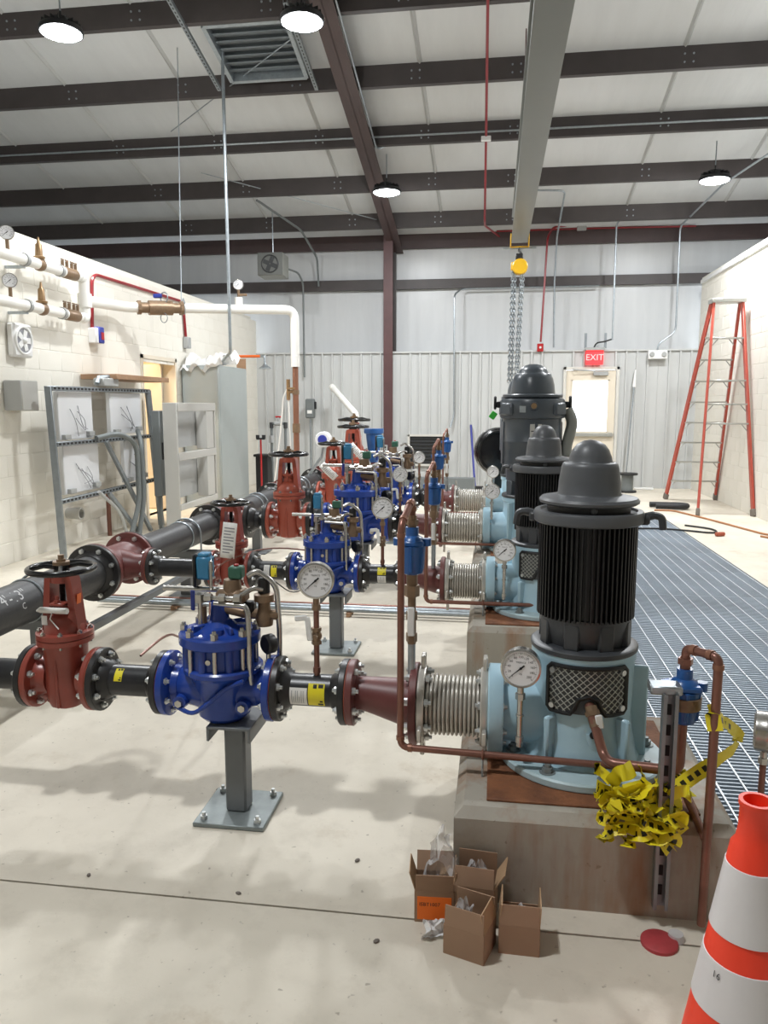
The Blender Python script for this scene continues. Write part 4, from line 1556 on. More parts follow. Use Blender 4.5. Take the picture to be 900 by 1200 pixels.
    # equipment pad
    pad = thing('concrete_pad', f'rust stained concrete plinth under the {o} pump', 'plinth', (px, y, 0), group='concrete pump plinths')
    x0, x1, ya, yb = (-0.10 - px + dx, 0.715 - px, -0.40, 0.42)
    if big:
        x0, x1, ya, yb = -0.16 - px, 0.725 - px, -0.46, 0.46
    b = B()
    c = 0.028
    pz = padz
    V = [(x0, ya, 0), (x1, ya, 0), (x1, yb, 0), (x0, yb, 0), (x0, ya, pz - c), (x1, ya, pz - c), (x1, yb, pz - c), (x0, yb, pz - c),
         (x0 + c, ya + c, pz), (x1 - c, ya + c, pz), (x1 - c, yb - c, pz), (x0 + c, yb - c, pz)]
    b.add(V, [(3, 2, 1, 0), (0, 1, 5, 4), (1, 2, 6, 5), (2, 3, 7, 6), (3, 0, 4, 7), (4, 5, 9, 8), (5, 6, 10, 9), (6, 7, 11, 10), (7, 4, 8, 11), (8, 9, 10, 11)])
    part('plinth', b, 'concrete_pad', pad, ang=20)
    b = B()
    hz = (zd - 0.155 - padz) if not big else 0.30 - padz
    hz = max(hz, 0.008)
    b.box((0, -0.0, padz + hz / 2), (0.62, 0.68, hz), 0.002)
    part('sole_plate', b, 'rust', pad)

# ================================================================== HEADER
HXC, HZC = -2.37, 0.485
TY = LY + [10.1]
def hflange():
    R, r = 0.172, 0.11
    return B().lathe([(0, 0), (R - .003, 0), (R, .003), (R, .025), (R - .003, .028), (r * 1.25, .028), (r * 1.15, .05), (r * 1.02, .062), (0, .062)], 36, 'y')
def header_pipe(y0, y1, label, fl=(True, True), chalk=False):
    t = thing('header_pipe', label, 'pipe', (HXC, y0, HZC), group='black header pipe lengths')
    L = y1 - y0
    p = part('pipe', B().cyl((0, 0.01, 0), (0, L - 0.01, 0), 0.1095, n=36), 'header_black', t)
    if fl[0]:
        part('flange', hflange, 'black_iron', t, (0, 0.0015, 0), key='hfl')
    if fl[1]:
        part('flange', hflange, 'black_iron', t, (0, L - 0.0015, 0), (0, 0, PI), key='hfl')
    if chalk:
        b = B()
        rr = 0.1102
        for k, (txt, sz, a, yo) in enumerate((("4'-13\"", 0.085, 0.75, 0.90), ('C', 0.045, 0.2, 0.86))):
            v, f = text_bm(txt, sz)
            q = []
            for (x_, y_, z_) in v:
                an = a + y_ / rr
                q.append((rr * math.cos(an), L - yo + x_, rr * math.sin(an)))
            b.add(q, f)
        part('chalk_mark', b, 'chalk', t, label="white chalk writing 4'-13\"")
    return t
TR = 0.23
names = ['nearest', 'second', 'third', 'fourth', 'fifth']
header_pipe(1.0, TY[0] - TR, 'black header pipe at the left edge before the first tee', (False, True))
for i in range(4):
    header_pipe(TY[i] + TR, TY[i + 1] - TR, f'black header pipe between the {names[i]} and {names[i + 1]} red tees', chalk=(i == 0))
header_pipe(TY[4] + TR, 11.6, 'black header pipe beyond the last red tee', (True, True))
def tee_fn():
    b = B()
    R, r = 0.172, 0.118
    b.lathe([(0, -TR + .002), (R - .003, -TR + .002), (R, -TR + .005), (R, -TR + .027), (R - .003, -TR + .03), (r * 1.15, -TR + .03), (r, -TR + .06), (r, TR - .06), (r * 1.15, TR - .03), (R - .003, TR - .03), (R, TR - .027), (R, TR - .005), (R - .003, TR - .002), (0, TR - .002)], 36, 'y')
    b.lathe([(0.105, 0.05), (0.085, 0.125), (0.072, 0.16), (0.070, 0.232), (0.112, 0.235), (0.115, 0.238), (0.115, 0.257), (0.112, 0.26), (0, 0.26)], 32, 'x')
    return b
for i in range(5):
    t = thing('pipe_tee', f'dark red flanged tee joining the {names[i]} branch to the black header', 'pipe fitting', (HXC, TY[i], HZC), group='dark red header tees')
    part('body', tee_fn, 'red_primer', t, key='tee')
    for y_ in (-TR, TR):
        bolts(t, y_, 0.142, 8, half=0.029, s=0.016, ax='y')
    bolts(t, 0.26, 0.092, 8, half=0.026, s=0.0125)

def header_stand(y, label):
    t = thing('header_stand', label, 'support', (HXC, y, 0), group='steel stands under the header')
    part('base_plate', B().box((0.0, 0, 0.007), (0.24, 0.24, 0.014), 0.003), 'support_grey', t)
    part('post', B().box((0.0, 0, 0.16), (0.085, 0.085, 0.30), 0.006), 'support_grey', t)
    part('cross_beam', B().box((0, 0, HZC - 0.152), (0.46, 0.08, 0.055), 0.004), 'support_grey', t)
    P = [(0.122 * math.cos(a), 0, HZC + 0.122 * math.sin(a)) for a in [PI * q / 16 for q in range(17)]]
    P = [(0.122, 0, HZC - 0.15)] + P + [(-0.122, 0, HZC - 0.15)]
    part('u_bolt', B().tube(P, 0.0075, 8), 'galv', t)
    part('liner_band', lambda: B().torus((0, 0, 0), (0, 1, 0), 0.112, 0.006, 36, 8), 'galv', t, (0, -0.12, HZC), key='lband')
    return t
for y, w in ((3.66, 'first'), (5.62, 'second'), (7.42, 'third'), (9.2, 'last')):
    header_stand(y, f'grey steel stand with U bolt under the header, {w} from the camera')
solo('support_rail', B().box((0, 0, 0), (0.045, 3.0, 0.045), 0.004), 'support_grey', 'long grey steel rail running low under the near header pipe', 'rail', (HXC + 0.10, 3.9, 0.22))

# branch continuing beyond the fourth line: two larger gate valves
gate_valve('dark orange gate valve with slanted white tag, largest, near the column', -1.87, 10.1, 0.49, 1.72, 'orange_valve')
spool('black pipe stub left of the largest gate valve', -2.11, -2.085, 10.1, 0.49, 1.1, fl=(False, True))
gate_valve('farthest red gate valve, wheel showing just above the largest valve', -2.02, 11.0, 0.49, 1.9, 'red_valve', rz=PI / 2)
t = thing('strainer', 'teal blue tapered valve body behind the largest gate valve', 'valve', (-1.83, 11.6, 0.0))
part('cone_body', B().lathe([(0, 0.62), (0.06, 0.62), (0.075, 0.66), (0.115, 0.98), (0.12, 1.05), (0.15, 1.06), (0.155, 1.09), (0.15, 1.13), (0, 1.135)], 28), 'air_blue', t)
part('stand_pipe', B().cyl((0, 0, 0), (0, 0, 0.62), 0.05, n=20), 'red_primer', t)
t = thing('flow_transmitter', 'white and blue instrument head on a stem above the header', 'instrument', (-2.16, 9.6, 0.55))
part('stem', B().tube([(-0.2, 0, 0.04), (-0.03, 0, 0.28), (0, 0, 0.42)], 0.018, 8), 'galv', t)
part('head', B().lathe([(0, -0.08), (0.09, -0.08), (0.10, -0.06), (0.10, 0.06), (0.09, 0.08), (0, 0.08)], 24, 'y', (0, 0, 0.50)), 'white_plastic', t)
part('face', B().lathe([(0, -0.095), (0.055, -0.095), (0.06, -0.08), (0, -0.08)], 20, 'y', (0, 0, 0.50)), 'blue_tape', t)

# paper tags on the valves
def paper_tag(label, loc, rot, w, h, bend=0.0, n=6):
    b = B()
    b.grid(lambda u, v: ((u - .5) * w, -bend * math.sin(PI * v), -h * v), 1, n)
    o = solo('paper_tag', b, 'white_tag', label, 'tag', loc, rot)
    m = o.modifiers.new('thick', 'SOLIDIFY')
    m.thickness = 0.0012
    b = B()
    for q in range(9):
        v0 = 0.14 + q * 0.085
        b.grid(lambda u, v: ((-.36 + (.72 - .22 * (q % 3 == 2)) * u) * w, -bend * math.sin(PI * (v0 + .03 * v)) - 0.002, -h * (v0 + .03 * v)), 1, 1)
    part('print', b, 'tag_grey', o)
    return o
paper_tag('long white paper tag hanging on the second red gate valve', (-1.535, 4.30, 0.795), (0.0, 0.12, 0.1), 0.085, 0.215, 0.006)
paper_tag('curled white paper tag on the fourth gate valve', (-1.82, 7.98, 0.86), (0.3, -0.75, 0.1), 0.08, 0.22, 0.03)
paper_tag('slanted white paper tag on the largest gate valve', (-1.84, 9.74, 0.98), (0.1, -0.75, 0.0), 0.09, 0.26, 0.01)
t = thing('tag_roll', 'rolled white tag cable tied across the yoke of the nearest valve', 'tag', (-1.565, 2.505, 0.745))
part('roll', B().cyl((-0.055, 0, 0), (0.055, -0.01, 0.002), 0.011, n=12).cyl((-0.07, 0, -0.004), (-0.055, 0, 0), 0.004, 0.011, n=12), 'white_tag', t)
part('small_tag', B().box((-0.035, -0.012, -0.035), (0.022, 0.002, 0.034), 0.0005), 'white_tag', t)
part('cable_tie', B().tube([(0.0, -0.014, 0.0), (-0.01, -0.016, -0.028), (0.03, -0.03, -0.06)], 0.0022, 6), 'white_plastic', t)
solo('warning_sticker', B().box((0, 0, 0), (0.001, 0.022, 0.035)).box((0, 0, 0.075), (0.001, 0.028, 0.05)), 'orange_tag', 'orange sticker on the yoke leg of the nearest red valve', 'sticker', (-1.502, 2.55, 0.70), (0, 0.10, 0))

# ================================================================== NEAR PUMP DETAILS
t = thing('bronze_riser', 'copper pipe rising from the nearest pump guard to a blue air valve', 'pipe', (0.313, 2.378, 0.545))
o = Vector((0.313, 2.378, 0.545))
part('tube', B().tube(fillet([Vector(p) - o for p in ((0.310, 2.40, 0.545), (0.313, 2.355, 0.535), (0.345, 2.29, 0.425), (0.36, 2.25, 0.418), (0.545, 2.2, 0.43), (0.547, 2.2, 0.575))], 0.03), 0.0155, 12), 'copper', t)
v = part('ball_valve', B().cyl((0.0, -0.01, 0.0), (0.014, -0.046, -0.052), 0.019, n=10).hexn((0.002, -0.02, -0.01), (0.006, -0.026, -0.022), 0.023), 'bronze', t)
part('lever', B().box((0, 0, 0), (0.022, 0.008, 0.045), 0.003, m=Matrix.Translation((0.022, -0.055, -0.03)) @ Matrix.Rotation(-0.2, 4, 'Y')), 'white_plastic', v)
t = thing('air_valve', 'blue air valve wrapped in brown tape beside the caution tape', 'valve', (0.547, 2.2, 0.575), group='blue air release valves')
arv_body(t, 0.005)
part('brown_tape', B().lathe([(0.0455, 0.05), (0.0485, 0.052), (0.0495, 0.085), (0.0475, 0.087)], 24), 'bronze', t)
part('top_nipple', B().cyl((0, 0, .155), (0, 0, .20), 0.014, n=12).hexn((0, 0, .178), (0, 0, .196), 0.021), 'copper', t)
drain('copper goose neck running down to the floor beside the orange cone', [(0.547, 2.2, 0.765), (0.547, 2.2, 0.80), (0.612, 2.115, 0.803), (0.606, 2.105, 0.02)], 0.0125, rad=0.022)
t = thing('strut_post', 'galvanised slotted strut hanging in front of the nearest plinth', 'strut', (0.492, 2.115, 0.055))
part('channel', B().box((0, 0.012, 0.32), (0.041, 0.003, 0.64)).box((-0.019, 0, 0.32), (0.003, 0.026, 0.64)).box((0.019, 0, 0.32), (0.003, 0.026, 0.64)).box((-0.015, -0.012, 0.32), (0.009, 0.003, 0.64)).box((0.015, -0.012, 0.32), (0.009, 0.003, 0.64)), 'strut', t)
b = B()
for i in range(10):
    b.box((0, 0.0095, 0.05 + i * 0.06), (0.013, 0.003, 0.03))
part('slots', b, 'slot_black', t, kind='stuff')
part('pipe_clamp', B().box((-0.01, 0.03, 0.645), (0.085, 0.06, 0.025), 0.004), 'galv', t)
t = riser_gauge('dial gauge on a copper post behind the orange cone, seen edge on', 0.868, 2.47, 0.0, 0.452, 'copper', lever=False, yawg=1.25)
# copper tube stand clips on the plinths
for i in (0, 1, 2, 3):
    xx = (-0.02, -0.05, -0.14, -0.15)[i]
    t = thing('tube_stand', f'thin steel stand holding the copper tube on the {ORD[i]} plinth', 'bracket', (xx, LY[i] - 0.18 - (0.004 if i == 0 else -0.02), 0.29), group='thin tube stands')
    part('rod', B().cyl((0, 0, 0), (0, 0, 0.066), 0.004, n=8), 'galv', t)
    part('clip', B().torus((0, 0, 0.075), (1, 0, 0), 0.0135, 0.004, 16, 6), 'copper', t)

# caution tape, a heap of ribbon and a tail to the copper pipe
def ribbon(P, w, seed, b, uv0=0.0):
    rnd = random.Random(seed)
    P = [Vector(p) for p in P]
    n = len(P)
    k = len(b.v)
    vs, uv, L = [], [], uv0
    tw = rnd.uniform(0, 6)
    for i in range(n):
        t_ = (P[min(i + 1, n - 1)] - P[max(i - 1, 0)]).normalized()
        tw += rnd.uniform(-.28, .34)
        u, w_, _ = frame(t_)
        d = u * math.cos(tw) + w_ * math.sin(tw)
        if i:
            L += (P[i] - P[i - 1]).length
        vs += [P[i] - d * w / 2, P[i] + d * w / 2]
        uv += [(L / 0.26, 0), (L / 0.26, 1)]
    b.v += [tuple(v) for v in vs]
    b.uv = (b.uv or []) + uv
    b.f += [(k + 2 * i, k + 2 * i + 1, k + 2 * i + 3, k + 2 * i + 2) for i in range(n - 1)]
t = thing('caution_tape', 'heap of crumpled yellow caution tape on the corner of the nearest plinth', 'tape', (0.45, 2.2, 0.30))
b = B()
for s in range(46):
    rnd = random.Random(300 + s)
    # each fold: a short kinked strip somewhere in the heap, the outer ones hanging over the edge
    a = rnd.uniform(0, 2 * PI)
    c = Vector((rnd.uniform(-.11, .06), rnd.uniform(-.11, 0.0), rnd.uniform(0.02, 0.10)))
    if s % 5 == 0:
        c = Vector((rnd.uniform(-.07, .05), -0.105, rnd.uniform(-.01, 0.05)))
    P = [c]
    dirv = Vector((math.cos(a), 0.5 * math.sin(a), rnd.uniform(-.6, .6))).normalized()
    for i in range(5):
        nx = P[-1] + dirv * rnd.uniform(.022, .045)
        nx.x = max(-.135, min(.10, nx.x))
        nx.y = max(-.125, min(.03, nx.y))
        lo = 0.012 if nx.y > -0.06 else -0.045
        nx.z = max(lo, min(.125, nx.z))
        P.append(nx)
        dirv = (dirv * .6 + Vector((rnd.uniform(-1.3, 1.3), rnd.uniform(-.8, .8), rnd.uniform(-1.2, 1.2)))).normalized()
    ribbon(fillet(P, 0.012, 3), rnd.uniform(.032, .046), s, b, uv0=rnd.uniform(0, 1))
part('heap', b, 'caution_tape', t)
b = B()
ribbon(fillet([(0.06, -0.03, 0.07), (0.12, -0.02, 0.12), (0.19, -0.01, 0.17), (0.25, 0.02, 0.20), (0.265, 0.03, 0.24), (0.20, -0.02, 0.30), (0.17, -0.07, 0.33), (0.15, -0.085, 0.36), (0.16, -0.10, 0.30)], 0.05, 4), 0.042, 55, b)
part('tail', b, 'caution_tape', t)

# ---- cardboard boxes
def cardboard(label, x, y, rz, w, d, h, flaps, deco=None):
    t = thing('cardboard_box', label, 'box', (x, y, 0), (0, 0, rz), group='small open cardboard boxes')
    th = 0.003
    b = B()
    b.box((0, -d / 2, h / 2), (w, th, h)).box((0, d / 2, h / 2), (w, th, h)).box((-w / 2, 0, h / 2), (th, d, h)).box((w / 2, 0, h / 2), (th, d, h)).box((0, 0, th), (w, d, th))
    part('carton', b, 'cardboard', t)
    for side, an in flaps.items():
        fl = 0.055
        b = B()
        if side in 'fb':
            b.box((0, 0, fl / 2), (w * .97, th, fl))
            s = -1 if side == 'f' else 1
            part('flap', b, 'cardboard', t, (0, s * d / 2, h), (-s * an, 0, 0))
        else:
            b.box((0, 0, fl / 2), (th, d * .95, fl))
            s = -1 if side == 'l' else 1
            part('flap', b, 'cardboard_in', t, (s * w / 2, 0, h), (0, s * an, 0))
    if deco:
        lb = part('orange_label', B().box((0, -d / 2 - 0.0022, h * .46), (w * .88, 0.001, h * .72)), 'label_orange', t, label='bright orange printed label')
        v, f = text_bm('ISBT1007', 0.0155)
        part('print', B().add(v, f, Matrix.Translation((-w * .12, -d / 2 - 0.0032, h * .58)) @ RX90), 'ink', lb)
    return t
def bag(label, loc, sx, sz, seed, m='poly', rot=(0, 0, 0), name='plastic_bag'):
    b = B()
    rs = Vector((seed * 3.1, seed * 1.7, 0.3))
    def fn(u, v):
        p = Vector((u * 3.0, v * 3.0, 0)) + rs
        n1 = noise.noise(p)
        n2 = noise.noise(p * 2.6 + Vector((5, 2, 1)))
        x = (u - .5) * sx * (1 - .45 * v) + 0.25 * sx * noise.noise(p + Vector((9, 9, 9)))
        y = 0.45 * sx * n1 + 0.22 * sx * n2
        z = sz * v + 0.25 * sz * noise.noise(p * 1.4 + Vector((3, 7, 5)))
        return (x, y, z)
    b.grid(fn, 12, 12)
    return solo(name, b, m, label, 'bag', loc, rot, ang=25)
cardboard('small open carton with a bright orange label on its front', -0.150, 2.085, 0.06, 0.112, 0.10, 0.098, {'f': 0.18, 'l': 0.3, 'b': 0.5, 'r': 0.1}, True)
cardboard('small open carton at the back against the concrete plinth', -0.030, 2.085, -0.10, 0.115, 0.10, 0.12, {'b': -0.05, 'r': 0.55, 'f': -0.2, 'l': 1.9})
cardboard('small open carton in front with a tall slanted side flap', -0.042, 1.945, -0.32, 0.114, 0.10, 0.085, {'f': -0.12, 'r': -0.2, 'b': -0.1})
cardboard('small open carton on the right of the carton group', 0.092, 1.985, -0.02, 0.108, 0.10, 0.085, {'f': -0.15, 'l': -0.12, 'r': 0.05})
bag('clear plastic bag poking out of the orange labelled carton', (-0.135, 2.085, 0.06), 0.12, 0.18, 1)
bag('clear plastic bag inside the carton against the plinth', (-0.03, 2.085, 0.08), 0.08, 0.08, 2)
bag('clear plastic sleeve standing in the front carton', (-0.055, 1.955, 0.03), 0.06, 0.10, 3)
bag('crumpled clear film filling the right carton', (0.09, 1.985, 0.05), 0.08, 0.05, 4)
bag('crumpled white wrapper lying on the floor before the cartons', (-0.135, 1.965, 0.005), 0.09, 0.05, 5, 'poly_white', (-1.0, 0, 0.2), 'wrapper')

# ---- traffic cone
t = thing('traffic_cone', 'orange traffic cone with two white reflective bands, cut off by the right edge', 'cone', (0.522, 1.50, 0))
t.location = (0.522, 1.50, 0)
part('base', B().box((0, 0, 0.015), (0.36, 0.36, 0.03), 0.01), 'cone_orange', t)
def cr_(z):
    return 0.030 + (0.71 - z) * (0.138 - 0.030) / 0.68
part('shell', B().lathe([(cr_(0.03), 0.03), (cr_(0.62), 0.62), (0.036, 0.632), (0.032, 0.655), (0.031, 0.70), (0.034, 0.705), (0.034, 0.715), (0.026, 0.715), (0.022, 0.66), (0.0, 0.655)], 40), 'cone_orange', t)
for z0, z1 in ((0.445, 0.585), (0.285, 0.392)):
    part('reflective_band', B().lathe([(cr_(z0) + .0005, z0), (cr_(z0) + .002, z0 + .001), (cr_(z1) + .002, z1 - .001), (cr_(z1) + .0005, z1)], 40), 'cone_white', t)
v, f = text_bm('16', 0.019)
part('marker_writing', B().add(v, f, Matrix.Rotation(-0.95, 4, 'Z') @ Matrix.Translation((0, -cr_(0.37) - 0.004, 0.37)) @ Matrix.Rotation(-0.16, 4, 'X') @ RX90), 'ink', t)
t = thing('plastic_disc', 'scuffed red plastic disc lying on the floor by the cone', 'cap', (0.478, 2.035, 0.0), (0.0, 0, 0.3))
part('disc', B().lathe([(0, 0.012), (0.046, 0.012), (0.05, 0.009), (0.05, 0.0), (0, 0.0)], 26), 'red_plastic', t)
part('clear_lid', B().lathe([(0, 0.02), (0.02, 0.018), (0.024, 0.0), (0.02, 0.0)], 16, 'z', (0.055, 0.01, 0)), 'poly', t)

# ---- small debris on the floor
for k, (x, y, s, lb) in enumerate(((-1.03, 2.68, .012, 'dark chip of debris behind the nearest support base plate'), (-0.42, 2.3, .009, 'dark chip of debris on the floor left of the carton group'), (-1.25, 2.1, .008, 'dark chip of debris at the floor joint, leftmost'), (-0.75, 2.08, .008, 'dark chip of debris by the middle of the floor joint'), (-0.3, 1.93, .009, 'dark chip of debris in front of the orange labelled carton'))):
    solo('debris_chip', B().sphere((0, 0, 0.4), 1.0, 7, 5, (1.2, .8, .5)), 'rubber', lb, 'debris', (x, y, 0), (0, 0, k), s, group='chips of debris on the floor')
# ---- floor conduits
for k, (yy_, r, m, w, x1) in enumerate(((5.33, .013, 'copper', 'copper tube on the floor, rearmost of three crossing under the pipes', -0.12),
                                 (5.26, .016, 'galv', 'grey conduit on the floor, middle of three crossing under the pipes', -0.12),
                                 (5.19, .016, 'galv', 'grey conduit on the floor, front of three crossing under the pipes', -0.12))):
    o = thing('floor_conduit', w, 'conduit', (-2.9, yy_, r + 0.03), group='conduits crossing the floor')
    part('tube', B().tube([(0, 0.02, 0), (1.0, 0, 0), (2.0, 0.01, 0), (x1 + 2.9, 0, 0)], r, 10), m, o)
    part('floor_blocks', B().box((0.6, 0, -r - 0.014), (0.03, 0.05, 0.03)).box((1.9, 0, -r - 0.014), (0.03, 0.05, 0.03)), 'wood', o, kind='stuff')
t = thing('signal_wire', 'thin brown wire looping from the floor conduits to the nearest pipe', 'wire', (-1.30, 2.62, 0.55))
part('wire', B().tube(fillet([(0, 0, 0), (0.02, 0.2, 0.03), (-0.12, 1.0, -0.30), (-0.30, 1.5, 0.02), (-0.1, 2.0, 0.05), (0.25, 2.1, -0.0)], .2, 6), 0.005, 6), 'copper', t)
t = thing('signal_wire', 'thin dark wire hanging slack behind the second blue valve', 'wire', (-1.42, 4.60, 0.42))
part('wire', B().tube(fillet([(0, 0, 0), (0.10, 0.4, -0.25), (0.3, 1.2, 0.1), (0.36, 1.7, 0.2)], .2, 6), 0.004, 6), 'cord_black', t)

# ================================================================== OVERHEAD
# crane beam with trolley, hook block and chain
t = thing('crane_beam', 'grey steel crane beam running overhead above the pumps', 'beam', (0.25, 0, 3.47))
b = B()
b.box((0, 4.25, 0.008), (0.20, 11.5, 0.016)).box((0, 4.25, 0.31), (0.20, 11.5, 0.016)).box((0, 4.25, 0.16), (0.012, 11.5, 0.30))
part('i_section', b, 'crane_grey', t)
for y in (1.0, 5.0, 9.2):
    part('hanger', B().box((0, y, (purl_z(max(y, RID)) - 3.47 + 0.32) / 2), (0.012, 0.10, purl_z(max(y, RID)) - 3.47 - 0.32)), 'primer', t)
t = thing('chain_hoist', 'yellow chain hoist trolley with long chains at the end of the crane beam', 'hoist', (0.25, 9.88, 3.47))
b = B()
for s in (-1, 1):
    b.box((s * 0.108, 0, 0.0), (0.012, 0.16, 0.15), 0.004)
    for y in (-0.05, 0.05):
        b.cyl((s * 0.06, y, 0.045), (s * 0.10, y, 0.045), 0.028, n=14)
b.box((0, 0, -0.075), (0.23, 0.05, 0.014), 0.003)
part('trolley', b, 'hoist_yellow', t)
part('axle', B().cyl((-0.2, 0, -0.085), (0.2, 0, -0.085), 0.014, n=10), 'galv', t)
part('hook', B().tube([(0, 0, -0.08), (0.0, 0, -0.12), (0.02, 0, -0.15), (0.0, 0, -0.18), (-0.02, 0, -0.16)], 0.018, 8).box((0, 0, -0.19), (0.09, 0.05, 0.08), 0.01), 'black_iron', t)
part('gear_case', B().lathe([(0, -0.06), (0.085, -0.06), (0.095, -0.045), (0.095, 0.03), (0.085, 0.045), (0, 0.045)], 28, 'y', (0.01, 0, -0.31)).box((-0.075, 0, -0.30), (0.05, 0.05, 0.10), 0.01), 'hoist_yellow', t)
b = B()
def links(x0, z0, x1, z1, y):
    n = int(abs(z0 - z1) / 0.036)
    for i in range(n):
        q = (i + .5) / n
        c = Vector((x0 + (x1 - x0) * q, y, z0 + (z1 - z0) * q))
        P = []
        for k in range(8):
            a = 2 * PI * k / 8
            u, w = 0.014 * math.cos(a), 0.026 * math.sin(a)
            P.append(c + (Vector((u, 0, w)) if i % 2 else Vector((0, u, w))))
        b.tube(P, 0.0075, 4, closed=True)
for x0, x1, y in ((-0.075, -0.10, 0), (-0.045, -0.06, 0.03), (0.03, -0.02, -0.02), (0.055, 0.01, 0.02)):
    links(x0, -0.33, x1, -1.70, y)
part('chains', b, 'galv', t, kind='stuff')

def run(name, label, pts, r, m, cat='conduit', rad=0.10, group='wall and ceiling conduits', n=8):
    o = Vector(pts[0])
    return solo(name, B().tube(fillet([Vector(p) - o for p in pts], rad, 5), r, n), m, label, cat, tuple(o), group=group)
run('red_conduit', 'red conduit running along the roof left of the crane beam', [(-0.13, 6.5, purl_z(6.5) - .03), (-0.20, 11.0, 5.06), (-0.235, 13.0, 4.42), (-0.24, 13.6, 4.48), (0.0, 14.55, 4.50)], 0.017, 'red_conduit')
solo('junction_box', B().box((0, 0, 0), (0.13, 0.06, 0.06), 0.006), 'white_plastic', 'white junction box on the red conduit under the roof', 'box', (-0.20, 11.0, 5.03))
run('red_conduit', 'red conduit lying along the red eave beam', [(-0.05, 14.60, 4.60), (1.45, 14.60, 4.60), (3.4, 14.60, 4.58)], 0.016, 'red_conduit')
solo('junction_box', B().box((0, 0, 0), (0.16, 0.08, 0.12), 0.006), 'box_grey', 'grey junction box on the red eave beam right of the crane beam', 'box', (1.45, 14.57, 4.62))
run('red_conduit', 'red conduit dropping to the fire alarm box near the tall motor', [(1.35, 14.58, 4.66), (0.95, 14.5, 4.62), (0.84, 14.24, 4.40), (0.77, 14.24, 2.60)], 0.018, 'red_conduit')
t = thing('alarm_box', 'small red fire alarm box on the back wall above the tall motor', 'alarm', (0.765, 14.24, 2.44))
part('case', B().box((0, 0, 0.06), (0.11, 0.07, 0.14), 0.008), 'red_box', t)
part('strobe', B().sphere((0, -0.04, 0.06), 0.022, 10, 6), 'white_plastic', t)
run('conduit', 'grey conduit leaving the crane beam and dropping down the back wall', [(0.45, 13.0, 4.87), (1.02, 13.0, 4.84), (1.00, 14.24, 4.4), (0.98, 14.24, 3.6), (1.0, 14.24, 2.5)], 0.016, 'galv')
run('conduit', 'grey conduit with gooseneck top above the exit sign', [(2.18, 14.2, 4.70), (2.0, 14.24, 4.62), (2.01, 14.24, 2.62)], 0.016, 'galv')
run('conduit', 'long grey conduit slanting from the roof down to the emergency light', [(4.3, 10.5, purl_z(10.5) - .05), (3.30, 12.6, purl_z(12.6) - .05), (3.05, 14.2, 4.5), (3.07, 14.24, 2.75), (2.80, 14.24, 2.55), (2.78, 14.24, 2.44)], 0.016, 'galv')
run('conduit', 'grey conduit bending off the girt and down the wall to a flex whip', [(1.8, 14.60, 3.60), (-0.66, 14.60, 3.60), (-0.775, 14.24, 3.45), (-0.756, 14.24, 1.28), (-0.82, 14.2, 1.08)], 0.016, 'galv')
run('conduit', 'thin conduit along the second nearest purlin across the ceiling', [(-7.5, PY[2] - 0.03, purl_z(PY[2]) + .10), (6.0, PY[2] - 0.03, purl_z(PY[2]) + .10)], 0.014, 'galv')
run('conduit', 'thin conduit fixed along the right side of the red rafter', [(cx + 0.23, 6.5, raft(6.5) + .03), (cx + 0.23, 11.3, raft(11.3) + .03), (cx + 0.4, 11.4, raft(11.4) + .15)], 0.014, 'galv')
run('hanger_rod', 'thin hanger rod from the roof down to the white pipe clevis', [(-3.87, 9.45, purl_z(9.45) + .24), (-3.80, 9.13, 2.72)], 0.006, 'galv', 'rod', group='hanger rods')
run('conduit', 'tall straight steel conduit from the roof vent to the grey cabinet', [(-3.30, 9.42, purl_z(9.42) + .22), (-3.30, 9.42, 2.14), (-3.98, 10.95, 2.10)], 0.021, 'galv')
run('conduit', 'dark conduit dropping from the heater along the back wall', [(-3.68, 13.6, 3.86), (-3.56, 13.9, 3.84), (-3.56, 14.24, 3.7), (-3.56, 14.24, 2.0)], 0.018, 'dark_enclosure')
run('conduit', 'dark conduit running from the left purlins to the back wall girt', [(-3.9, 12.6, purl_z(12.6) - .03), (-3.45, 13.7, purl_z(13.7) - .03), (-3.35, 14.5, 4.2), (-3.35, 14.6, 3.7)], 0.02, 'dark_enclosure')
run('brace_rod', 'thin diagonal brace rod under the left part of the roof', [(-4.6, 10.9, purl_z(10.9) + .12), (-2.1, 9.0, purl_z(9.0) + .1)], 0.008, 'galv', 'rod', group='hanger rods')
run('brace_rod', 'thin diagonal brace rod between the purlins beside the red rafter', [(-4.6, 12.0, purl_z(12.0) + .12), (-2.1, 13.7, purl_z(13.7) + .1)], 0.008, 'galv', 'rod', group='hanger rods')

